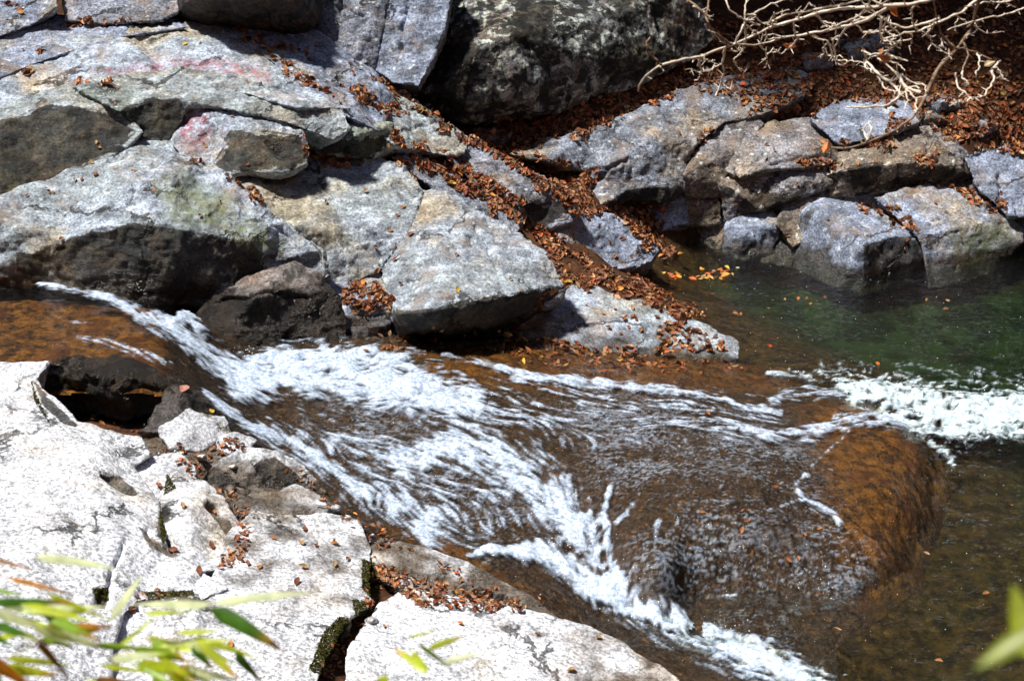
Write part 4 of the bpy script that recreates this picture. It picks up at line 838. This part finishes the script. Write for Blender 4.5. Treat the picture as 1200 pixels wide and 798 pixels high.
litter('orange leaves afloat in the corner of the pool', [[(760,324),(800,318),(862,310),(858,326),(820,334),(775,334)]], .035, size=(.06,.10), tilt=.06, pile=.002, bright=.75, gate=.2)

# single leaves that can be counted
def solo_leaf(name_col, L, Wd, curl, bend):
    me = mesh_np('fallen_leaf', leaf_verts(L, Wd, curl, bend, random.gauss(0, .2)), LF, M['leaf']); cattr(me, 'tint', np.repeat(np.array(name_col)[None], 15, 0)); return me
SOLO = [solo_leaf(c, .058 * s, .030 * s, cu, be) for c, s, cu, be in [((.24,.08,.03),1,.4,.3),((.30,.13,.05),.9,.6,.2),((.19,.06,.025),1.1,.2,.4),((.42,.16,.04),.9,.3,.1),((.36,.22,.10),1,.5,.3)]]
GOLD = solo_leaf((.55,.36,.04), .06, .04, .2, .2); RED = solo_leaf((.45,.05,.02), .055, .035, .3, .2); GREEN = solo_leaf((.10,.26,.04), .075, .045, .2, .1)
def solo(px, py, label, group=None, me=None, scale=1.0, flat=.15):
    h = surf(px, py)
    if not h or h[2].name.split('.')[0] in ('leaf_litter', 'fallen_leaf'): return
    o = bpy.data.objects.new('fallen_leaf', me or SOLO[RNG.integers(len(SOLO))]); COL.objects.link(o)
    R = Matrix(frame_at(h[1], flat).tolist()).transposed().to_4x4(); R.translation = h[0] + h[1] * .008
    o.matrix_world = R @ Matrix.Scale(scale * random.uniform(.75, 1.2), 4)
    tag(o, label, 'leaf', group, 'thing')
def strew(label, group, pts=(), poly=None, n=0):
    for x, y in pts: solo(x, y, label, group)
    if poly:
        xs_ = [q[0] for q in poly]; ys_ = [q[1] for q in poly]; c = 0
        while c < n:
            x, y = random.uniform(min(xs_), max(xs_)), random.uniform(min(ys_), max(ys_))
            if inpoly(np.array([[x, y]]), poly)[0]: solo(x, y, label, group); c += 1
strew('dry brown leaf lying loose on the pale rocks of the left bank', 'loose leaves on the left bank', [(62,226),(96,211),(32,230),(88,212),(337,205),(112,206),(290,193)], [(0,60),(400,40),(480,200),(640,320),(600,350),(470,340),(380,250),(0,300)], 34)
strew('brown leaf lying loose on the blue grey rocks of the right bank', 'loose leaves on the right bank', [], [(600,180),(800,110),(1000,120),(1190,230),(1150,300),(1000,300),(720,240)], 40)
strew('brown leaf lying loose on the two flat rocks by the pool', 'loose leaves on the flat rocks', [(715,285),(740,300),(752,290)], [(660,270),(700,256),(760,292),(720,305)], 6)
strew('brown leaf lying loose on the low pale slab at the waterline', 'loose leaves on the waterline slab', [], [(620,385),(690,342),(850,402),(780,412),(660,402)], 26)
strew('curled brown leaf lying loose on the white granite of the near bank', 'loose leaves on the near granite', [(257,666),(205,645),(215,593),(247,640),(290,661),(270,756),(233,670),(450,735),(540,732),(630,745),(700,748),(669,787),(186,570),(250,600)], [(230,610),(410,620),(420,690),(300,690)], 12)
strew('small leaf afloat on the dark pool', 'leaves afloat on the pool', [(862,368),(868,369),(835,346),(900,363),(920,352),(935,351),(945,351),(966,350),(1085,352),(1110,354),(1108,364),(950,357),(905,353)])
strew('orange leaf carried on the thin water over the dark dome', 'leaves on the wet dome', [(870,600),(823,601),(907,572),(875,612),(870,622),(935,655),(942,628),(925,656),(960,620),(1085,650),(980,740),(1100,776),(1155,697),(1185,593)])
solo(429, 337 + 75, 'single tan leaf beside the cracked block at the water edge', None)
solo(640, 398, 'yellow leaf in the shallows just below the cracked slab', None, GOLD, 1.4)
solo(217, 53, 'tiny yellow leaf alone on the pink streaked slab', None, GOLD)
solo(536, 340, 'yellow leaf alone near the front edge of the cracked slab', None, GOLD)
solo(462, 155, 'orange leaf at the top of the leaf band by the tan block', None, solo_leaf((.60,.26,.03), .07, .055, .2, .1), 1.3)
solo(666, 197, 'small green leaf on the drift beside the long blue grey slab', None, GREEN)
solo(639, 197, 'pale yellow green leaf on the drift left of the green leaf', None, solo_leaf((.34,.34,.06), .06, .035, .2, .1))
solo(1028, 427, 'orange leaf floating alone on the green pool above the white plume', None, solo_leaf((.55,.16,.03), .08, .04, .1, .1), 1.1)
solo(901, 406, 'red leaf floating by itself near the left side of the pool', None, RED, 1.2)
solo(864, 315, 'pale green leaf afloat beside the orange leaf raft', None, solo_leaf((.38,.45,.22), .07, .035, .1, .1))
solo(828, 484, 'orange leaf riding the thin water at the right of the slab', None, solo_leaf((.45,.16,.05), .08, .05, .2, .1), 1.2)
solo(248, 483, 'round golden leaf on the wet rim beside the chute', None, GOLD, 1.0)
solo(216, 458, 'pinkish leaf standing on the dark ledge beside the hole', None, solo_leaf((.42,.20,.15), .09, .07, .3, .2), 1.2)

# ------------------------------------------------------------------ moss in the crack (a part of the slab)
t = NT('moss'); v = t.coord(); c = t.mix(t.noise(v, 30, 5, .7), (0.022, 0.024, 0.008), (0.15, 0.14, 0.035)); M['moss'] = t.done(t.bsdf(c, .95, None, .1))
def moss(polys, host, dens=.5):
    VV = []
    for pg in polys:
        xs_ = [q[0] for q in pg]; ys_ = [q[1] for q in pg]; n = int((max(xs_) - min(xs_)) * (max(ys_) - min(ys_)) * dens)
        Q = np.stack([RNG.uniform(min(xs_), max(xs_), n), RNG.uniform(min(ys_), max(ys_), n)], 1); Q = Q[inpoly(Q, pg)]
        for x, y in Q:
            h = surf(x, y)
            if not h: continue
            R = frame_at(h[1], .6); s = random.uniform(.004, .011)
            v = np.array([[-s * .5, 0, 0], [s * .5, 0, 0], [s * .15, 0, s * 1.4], [-s * .15, 0, s * 1.4]]); VV.append(v @ R + np.array(h[0]))
    if not VV: return
    VA = np.concatenate(VV); ho = ROCKS[host]; me = mesh_np('moss', VA - np.array(ho.location), np.arange(len(VA)).reshape(-1, 4), M['moss'])
    o = link('moss', me, ho); o['kind'] = 'stuff'
moss([[(424,655),(440,660),(446,690),(436,702),(424,690)],[(412,702),(432,705),(436,718),(416,722)],[(362,785),(380,740),(398,722),(410,728),(392,760),(378,792)],[(196,555),(206,572),(192,580)],[(186,600),(196,625),(190,640)]],
     'flat white slab with a dark overhang beside the mossy crack at the bottom', 2.6)
moss([[(36,445),(46,470),(60,500),(40,470)],[(108,690),(126,688),(128,704),(112,704)],[(168,694),(225,692),(228,698),(175,702)]], 'huge sunlit white granite slab filling the lower left corner', 2.2)

# ------------------------------------------------------------------ spray thrown up by the cascade
t = NT('spray_drop'); M['drop'] = t.done(t.bsdf((.85, .9, .94), .2, None, .5))
bm = bmesh.new()
for (cx, cy, sx, sy, zb, n) in [(1010,452,16,7,.06,40),(1060,462,22,8,.07,50),(1150,470,40,8,.06,50),(650,640,20,4,.22,26),(850,738,18,5,.03,26),(300,415,20,4,.55,30),(380,412,30,4,.48,24)]:
    for _ in range(n):
        p = P(cx + random.gauss(0, sx), cy + random.gauss(0, sy) - 2, zb + abs(random.gauss(0, .03)))
        bmesh.ops.create_icosphere(bm, subdivisions=1, radius=random.uniform(.002, .0055), matrix=Matrix.Translation(p))
me = bpy.data.meshes.new('spray'); bm.to_mesh(me); bm.free(); me.materials.append(M['drop']); tag(link('spray', me), 'white water drops thrown up above the foam', None, None, 'stuff')

# ------------------------------------------------------------------ bare branch hanging in at the top right
def tube(pts, radii, sides=7):
    pts = [Vector(p) for p in pts]; V, F = [], []
    up = Vector((0, 0, 1))
    for i, p in enumerate(pts):
        d = (pts[min(i + 1, len(pts) - 1)] - pts[max(i - 1, 0)]).normalized()
        x = d.cross(up).normalized() if abs(d.dot(up)) < .98 else d.cross(Vector((1, 0, 0))).normalized(); y = d.cross(x)
        for k in range(sides):
            a = 2 * PI * k / sides; V.append(p + (x * math.cos(a) + y * math.sin(a)) * radii[i])
    for i in range(len(pts) - 1):
        for k in range(sides):
            F.append((i * sides + k, i * sides + (k + 1) % sides, (i + 1) * sides + (k + 1) % sides, (i + 1) * sides + k))
    return [tuple(v) for v in V], F
def smooth_line(pts, n):
    P0 = np.array(pts, float); s = np.concatenate([[0], np.cumsum(np.linalg.norm(np.diff(P0, axis=0), axis=1))]); s /= s[-1]
    u = np.linspace(0, 1, n); A = np.stack([np.interp(u, s, P0[:, k]) for k in range(P0.shape[1])], 1)
    for _ in range(2): A[1:-1] = .25 * A[:-2] + .5 * A[1:-1] + .25 * A[2:]
    return A
t = NT('bark_pale'); v = t.coord(); c = t.mix(t.ramp(t.noise(v, 12, 5, .7), .35, .65), (.60, .49, .37), (.88, .80, .68)); c = t.mix(t.ramp(t.noise(v, 90, 3), .6, .7, 0, .6), c, (.14, .08, .05))
M['bark'] = t.done(t.bsdf(c, .75, t.bump(t.noise(v, 60, 4), .004, .6), .3))
t = NT('bark_brown'); v = t.coord(); c = t.mix(t.ramp(t.noise(v, 14, 5, .7), .35, .65), (.13, .085, .055), (.36, .25, .16)); M['bark2'] = t.done(t.bsdf(c, .8, t.bump(t.noise(v, 60, 4), .004, .6), .3))
def bdist(x, y): return 6.1 + .35 * math.sin(x * .021 + 1) + .28 * math.cos(y * .035 + x * .01)
br = empty('bare_branch', PD(1230, -60, 6.3)); tag(br, 'pale bare branches with bent twigs hanging in at the top right', 'branch', None, 'thing')
TW = [('stem', 'bark2', 5.0, 2.0, [(1260,-120),(1180,-70),(1150,-10),(1142,30),(1120,57),(1102,72),(1090,98),(1075,125),(1050,148),(1020,165),(992,172),(968,173)]),
 ('stem', 'bark', 4.2, 2.2, [(1240,-80),(1150,-25),(1100,-5),(1060,4),(1000,9),(960,14),(930,22),(900,30),(870,46),(850,54),(820,66),(800,71),(775,76),(752,92),(748,107)]),
 ('twig', 'bark', 3.6, 1.6, [(1130,-20),(1080,2),(1040,8),(1005,27),(970,36),(930,42),(890,51),(868,53),(852,50)]),
 ('twig', 'bark', 2.6, 1.5, [(852,52),(848,70),(850,84),(846,98),(838,113)]),
 ('twig', 'bark2', 2.8, 1.4, [(856,52),(840,40),(826,28),(828,14),(834,-12)]), ('twig', 'bark2', 2.4, 1.6, [(826,18),(812,8),(790,-8)]),
 ('twig', 'bark', 2.4, 1.2, [(873,50),(872,34),(873,16),(880,-10)]), ('twig', 'bark', 2.2, 1.2, [(862,50),(872,28),(890,12),(915,4),(960,-6)]),
 ('twig', 'bark', 2.6, 1.3, [(1042,8),(1020,22),(1000,28),(985,42),(980,55),(976,70),(982,79),(994,72)]), ('twig', 'bark', 2.0, 1.2, [(976,66),(970,50),(948,40)]),
 ('twig', 'bark', 2.6, 1.4, [(935,42),(925,56),(912,62),(906,58)]), ('twig', 'bark', 2.2, 1.2, [(932,42),(930,30),(940,14),(948,4)]),
 ('twig', 'bark', 2.2, 1.0, [(920,44),(898,48),(896,36)]), ('twig', 'bark2', 2.0, 1.2, [(946,38),(962,48),(968,56)]),
 ('twig', 'bark', 2.6, 1.4, [(1100,22),(1078,30),(1060,35),(1042,30),(1030,18),(1010,2)]), ('twig', 'bark', 2.8, 1.4, [(1146,0),(1120,18),(1098,28),(1062,38),(1040,46),(1034,48)]),
 ('twig', 'bark', 2.4, 1.3, [(1036,20),(1033,35),(1036,48),(1068,46)]), ('twig', 'bark2', 2.4, 1.4, [(1120,57),(1104,44),(1098,30),(1096,10),(1096,-12)]),
 ('twig', 'bark', 2.8, 1.4, [(1080,109),(1062,102),(1048,84),(1036,66),(1042,58),(1052,50)]), ('twig', 'bark', 2.6, 1.3, [(1040,64),(1056,68),(1064,72)]),
 ('twig', 'bark', 2.8, 1.6, [(1012,58),(1014,74),(1028,90),(1046,97),(1056,110),(1038,122),(1010,127),(992,126)]), ('twig', 'bark', 2.0, 1.2, [(1044,96),(1056,88),(1060,104)]),
 ('twig', 'bark', 2.2, 1.4, [(1054,112),(1068,102),(1078,104)]), ('twig', 'bark2', 2.2, 1.2, [(1120,57),(1145,62),(1162,70)]),
 ('twig', 'bark', 2.4, 1.2, [(1172,72),(1162,80),(1164,92),(1152,112),(1138,114),(1122,100),(1120,86)]), ('twig', 'bark', 2.0, 1.0, [(1018,165),(1012,155),(1016,146)]),
 ('twig', 'bark', 2.0, 1.0, [(1016,166),(1020,152),(1018,143)]), ('twig', 'bark2', 1.8, 1.0, [(968,173),(954,168),(946,163)]),
 ('twig', 'bark', 2.2, 1.2, [(1200,-6),(1180,4),(1160,2),(1130,8)]), ('twig', 'bark', 2.0, 1.2, [(1040,8),(1018,-2),(980,4),(950,-4)]), ('twig', 'bark', 2.4, 1.3, [(905,26),(925,16),(970,8),(1010,0),(1040,-8)]),
 ('twig', 'bark', 1.8, 1.1, [(820,66),(814,78),(818,70)]), ('twig', 'bark', 1.8, 1.1, [(846,76),(836,80),(828,83)]), ('twig', 'bark', 1.8, 1.1, [(872,56),(866,64),(860,70)]),
 ('twig', 'bark', 2.4, 1.2, [(1200,10),(1165,22),(1135,26),(1110,36)]), ('twig', 'bark', 2.0, 1.1, [(1095,26),(1086,40),(1092,52),(1088,60)]), ('twig', 'bark', 2.2, 1.2, [(960,38),(985,30),(1020,12),(1048,-6)]),
 ('twig', 'bark', 2.0, 1.1, [(1010,60),(1024,66),(1034,62)]), ('twig', 'bark2', 2.2, 1.3, [(1128,50),(1136,70),(1128,84)]), ('twig', 'bark', 2.0, 1.0, [(900,30),(908,16),(925,12)]), ('twig', 'bark', 1.9, 1.0, [(1004,30),(1012,38),(1022,36)]),
 ('twig', 'bark', 2.0, 1.0, [(955,16),(962,26),(975,28)]), ('twig', 'bark', 2.2, 1.1, [(890,30),(870,22),(850,6),(842,-12)]), ('twig', 'bark', 1.9, 1.0, [(1062,104),(1074,116),(1086,112)]), ('twig', 'bark', 2.0, 1.0, [(1075,4),(1066,16),(1070,28)]),
 ('twig', 'bark2', 2.2, 1.6, [(775,76),(764,66),(758,52),(762,44)])]
rt = random.Random(21)
for nm, mt, r0, r1, pl in list(TW):                        # fine side twigs
    for _ in range(1 if len(pl) < 6 else 2):
        k = rt.randrange(1, len(pl)); x, y = pl[k]; a = rt.uniform(.2, 2.9); L = rt.uniform(18, 52)
        if x < 775 or y > 120: continue
        q = [(x, y)]
        for _s in range(4): a += rt.gauss(0, .45); x += L / 4 * math.cos(a); y += L / 4 * math.sin(a) * .7; q.append((x, y))
        TW.append(('twig', 'bark', 1.7, .9, q))
for nm, mt, r0, r1, pl in TW:
    A = smooth_line(pl, max(6, len(pl) * 5)); n = len(A)
    jx = np.cumsum(RNG.normal(0, .75, n)); jx -= np.linspace(jx[0], jx[-1], n); jy = np.cumsum(RNG.normal(0, .65, n)); jy -= np.linspace(jy[0], jy[-1], n)
    pts = [PD(a[0] + jx[i], a[1] + jy[i], bdist(a[0], a[1])) for i, a in enumerate(A)]
    rad = [(r0 + (r1 - r0) * i / (n - 1)) * random.uniform(.75, 1.3) * .5 * 6.1 / FPX * 1.08 for i in range(n)]
    V_, F_ = tube(pts, rad)
    for i in range(2, n - 2, 3):                           # short spurs with a bud
        if random.random() < .55:
            d = Vector((random.gauss(0, 1), random.gauss(0, 1), random.gauss(0, 1))).normalized() * random.uniform(.012, .04)
            v2, f2 = tube([pts[i], pts[i] + d * .6, pts[i] + d], [rad[i] * .7, rad[i] * .6, rad[i] * .35], 5); k = len(V_); V_ += v2; F_ += [tuple(q + k for q in f) for f in f2]
    o_ = np.array(br.location)
    link(nm, mesh_np(nm, np.array(V_) - o_, np.array(F_), M[mt]), br)
for (x, y, c, s) in [(1046,15,(.55,.20,.05),.05),(925,58,(.50,.14,.04),.06),(1038,66,(.60,.25,.10),.06),(972,176,(.55,.22,.07),.07),(964,170,(.45,.22,.10),.05),(1034,64,(.5,.25,.12),.05),(1160,78,(.6,.48,.3),.05),(822,70,(.6,.5,.38),.04)]:
    v = leaf_verts(s, s * .5, .9, .5, .3) @ frame_at(Vector((0, -.6, .8)), .6) + np.array(PD(x, y, bdist(x, y) - .02)) - np.array(br.location)
    me = mesh_np('dry_leaf', v, LF, M['leaf']); cattr(me, 'tint', np.repeat(np.array(c)[None], 15, 0)); link('dry_leaf', me, br)

# ------------------------------------------------------------------ bamboo grass close to the lens
def blade_mat():
    t = NT('bamboo_leaf'); c = t.attr('tint', 'Color'); v = t.coord(); c = t.mix(1.0, c, t.ramp(t.noise(v, 35, 3, .6), .3, .7, .75, 1.25), 'MULTIPLY')
    b = t.bsdf(c, .35, None, .45); tl = t.new('BsdfTranslucent'); t.put(tl.inputs['Color'], t.mix(1.0, c, (1.3, 1.4, .8), 'MULTIPLY'))
    mx = t.new('MixShader'); mx.inputs[0].default_value = .55; t.put(mx.inputs[1], b); t.put(mx.inputs[2], tl.outputs[0]); return t.done(mx.outputs[0])
M['blade'] = blade_mat()
t = NT('bamboo_stem'); M['cane'] = t.done(t.bsdf((.28, .24, .07), .5, None, .4))
GR, DGR, PALE, OR, BR, LIME = (.26,.42,.03), (.07,.18,.015), (.80,.88,.55), (.62,.26,.03), (.26,.11,.03), (.55,.64,.035)
def blade(px0, py0, px1, py1, wpx, c0, c1, dist, tip=.0, roll=None):
    A, B = PD(px0, py0, dist), PD(px1, py1, dist + tip); d = B - A; L = d.length; d.normalize()
    view = ((A + B) / 2 - EYE).normalized(); n0 = (-view * .55 + Vector((0, 0, 1)) * .5 + SUN_DIR * .4).normalized(); side = d.cross(-n0).normalized(); r = random.uniform(-.45, .45) if roll is None else roll
    nrm = side.cross(d).normalized(); side = side * math.cos(r) + nrm * math.sin(r); nrm = side.cross(d).normalized()
    n = 12; V_, C_ = [], []; Wm = wpx * dist / FPX / max(.45, math.cos(r))
    for i in range(n):
        u = i / (n - 1); hw = .5 * Wm * (min(1, (u / .18)) ** .6) * max(0.03, (1 - u ** 2.4)) ; sag = -Vector((0, 0, 1)) * L * .10 * (u - u * u) * -1
        c = np.array(c0) * (1 - sstep(.55, 1, u)) + np.array(c1) * sstep(.55, 1, u)
        for k in (-1, 0, 1):
            V_.append(A + d * L * u + side * hw * k + nrm * (abs(k) * hw * .35) + sag); C_.append(c * (1.15 if k == 0 else 1))
    F_ = []
    for i in range(n - 1):
        a = 3 * i; F_ += [(a, a + 3, a + 4, a + 1), (a + 1, a + 4, a + 5, a + 2)]
    return V_, F_, C_
def extra(n, x0, x1, y0, y1, seed):
    r = random.Random(seed); out = []
    for _ in range(n):
        x, y = r.uniform(x0, x1), r.uniform(y0, y1); L = r.uniform(45, 95); a = math.radians(r.gauss(16, 22)); cs = r.choice([(PALE, PALE), (LIME, LIME), (LIME, OR), (GR, OR), (PALE, PALE), (PALE, LIME), (LIME, LIME), (OR, BR)])
        out.append((x, y, x + L * math.cos(a), y + L * math.sin(a), r.uniform(7, 15), *cs))
    return out
def sprig(label, root, stems, blades, dist):
    e = empty('bamboo_sprig', PD(root[0], root[1], dist)); tag(e, label, 'bamboo', None, 'thing'); o_ = np.array(e.location)
    for pl, w in stems:
        A = smooth_line(pl, 14); V_, F_ = tube([PD(a[0], a[1], dist + .02) for a in A], [w * .5 * dist / FPX * (1 - .5 * i / 13) for i in range(14)], 6)
        link('stem', mesh_np('stem', np.array(V_) - o_, np.array(F_), M['cane']), e)
    for bl in blades:
        V_, F_, C_ = blade(*bl[:7], dist + random.uniform(-.12, .12), random.uniform(-.03, .06))
        me = mesh_np('leaf', np.array(V_) - o_, np.array(F_), M['blade']); cattr(me, 'tint', np.array(C_)); link('leaf', me, e)
sprig('bamboo grass with green and orange tipped leaves at the lower left edge', (-60,830), [([(-60,830),(-30,740),(-8,660)], 4), ([(-50,830),(10,770),(60,742)], 3)],
 [(-10,652,40,668,13,OR,OR),(40,652,140,668,10,PALE,PALE),(8,676,85,697,9,OR,BR),(-14,704,92,706,17,DGR,OR),(18,716,130,711,10,PALE,PALE),(50,718,118,752,14,GR,OR),(-10,728,46,750,15,DGR,LIME),(14,722,68,738,9,LIME,GR),
  (44,752,80,794,8,BR,BR),(-12,772,36,806,14,OR,BR),(-10,744,16,758,7,DGR,DGR),(46,748,92,760,6,GR,GR),(30,742,62,756,9,BR,BR),(-12,790,14,812,10,DGR,DGR),(-14,690,30,698,6,GR,GR)] + extra(15, -50, 60, 690, 800, 3), 2.3)
sprig('bamboo grass with pale arching leaves near the bottom of the white slab', (190,840), [([(170,850),(205,790),(208,745),(196,690)], 2.5), ([(240,850),(225,770),(248,715)], 2.5)],
 [(128,727,168,672,11,PALE,PALE),(248,707,152,708,17,PALE,(.6,.66,.5)),(250,707,372,694,13,PALE,PALE),(246,712,334,764,17,DGR,OR),(168,718,228,717,9,LIME,GR),(208,741,262,739,9,LIME,GR),(232,750,280,798,13,LIME,OR),
  (224,758,252,786,9,DGR,OR),(276,764,308,800,12,DGR,BR),(118,778,190,790,11,LIME,LIME),(160,776,240,796,13,LIME,GR),(184,766,232,800,11,LIME,OR),(196,790,250,812,12,LIME,LIME),(110,796,180,806,10,BR,BR),(200,800,150,775,7,GR,GR),(196,800,226,772,6,OR,LIME)] + extra(16, 90, 230, 745, 805, 5), 2.35)
sprig('small lime green bamboo sprig at the bottom left of centre', (500,840), [([(515,850),(500,790),(488,760)], 2.2)],
 [(500,786,460,758,13,LIME,OR),(500,788,482,760,11,LIME,LIME),(502,760,548,744,8,LIME,BR),(490,754,532,786,7,GR,PALE),(478,746,516,740,5,LIME,LIME),(520,776,562,765,8,PALE,PALE),(455,792,440,800,8,LIME,BR),(440,796,470,806,7,LIME,LIME)], 2.3)
sprig('large blurred yellow green leaf spray close to the lens at the right edge', (1260,820), [([(1260,840),(1230,760),(1210,700)], 6)],
 [(1208,770,1186,684,34,(.30,.36,.02),(.30,.36,.02)),(1214,736,1142,784,26,(.26,.32,.02),(.28,.36,.02))], 1.0)

# ------------------------------------------------------------------ trees beyond the frame that shade the right hillside
t = NT('tree_bark'); M['tbark'] = t.done(t.bsdf((.10, .075, .055), .9, None, .2))
t = NT('tree_foliage'); v = t.coord(); c = t.mix(t.noise(v, 1.5, 4), (.035, .06, .015), (.14, .10, .025)); b = t.bsdf(c, .6, None, .3); M['fol'] = t.done(b)
def tree(label, x, y, h, cr, n):
    z = float(ground_h(np.array([x]), np.array([y]))[0]); z = max(z, 0) - .3
    e = empty('tree', (x, y, z)); tag(e, label, 'tree', 'trees beyond the right hillside', 'thing')
    V_, F_ = tube([(0, 0, 0), (.1, .05, h * .35), (-.05, .1, h * .7), (.1, 0, h)], [.22, .18, .12, .03], 9)
    for k in range(9):
        a = random.uniform(0, 6.28); zz = h * random.uniform(.4, .85); L = cr * random.uniform(.6, .95)
        v2, f2 = tube([(0, 0, zz), (math.cos(a) * L * .5, math.sin(a) * L * .5, zz + .4), (math.cos(a) * L, math.sin(a) * L, zz + .9)], [.08, .05, .02], 6); q = len(V_); V_ += v2; F_ += [tuple(i + q for i in f) for f in f2]
    link('trunk', mesh_np('trunk', np.array(V_), np.array(F_), M['tbark']), e)
    c = RNG.normal(0, 1, (n // 40, 3)); c /= np.linalg.norm(c, axis=1)[:, None]; c *= (RNG.random((len(c), 1)) ** .4) * np.array([cr, cr, h * .33]); c[:, 2] += h * .74
    ctr = np.repeat(c, 40, 0) + RNG.normal(0, .30, (len(c) * 40, 3)); s = .11
    d1 = RNG.normal(0, 1, ctr.shape); d1 /= np.linalg.norm(d1, axis=1)[:, None]; d2 = np.cross(d1, RNG.normal(0, 1, ctr.shape)); d2 /= np.linalg.norm(d2, axis=1)[:, None]
    VA = np.stack([ctr - d1 * s, ctr + d2 * s * .5, ctr + d1 * s, ctr - d2 * s * .5], 1).reshape(-1, 3)
    link('crown', mesh_np('crown', VA, np.arange(len(VA)).reshape(-1, 4), M['fol'], False), e)
tree('leafy tree standing beyond the top edge behind the lichen boulder', 0.2, 17.7, 7.2, 2.4, 13000)
tree('leafy tree standing beyond the top edge behind the right hillside', 2.6, 17.8, 7.6, 2.6, 15000)
tree('leafy tree leaning over the slope beyond the top right corner', 5.2, 17.6, 7.0, 2.6, 14000)
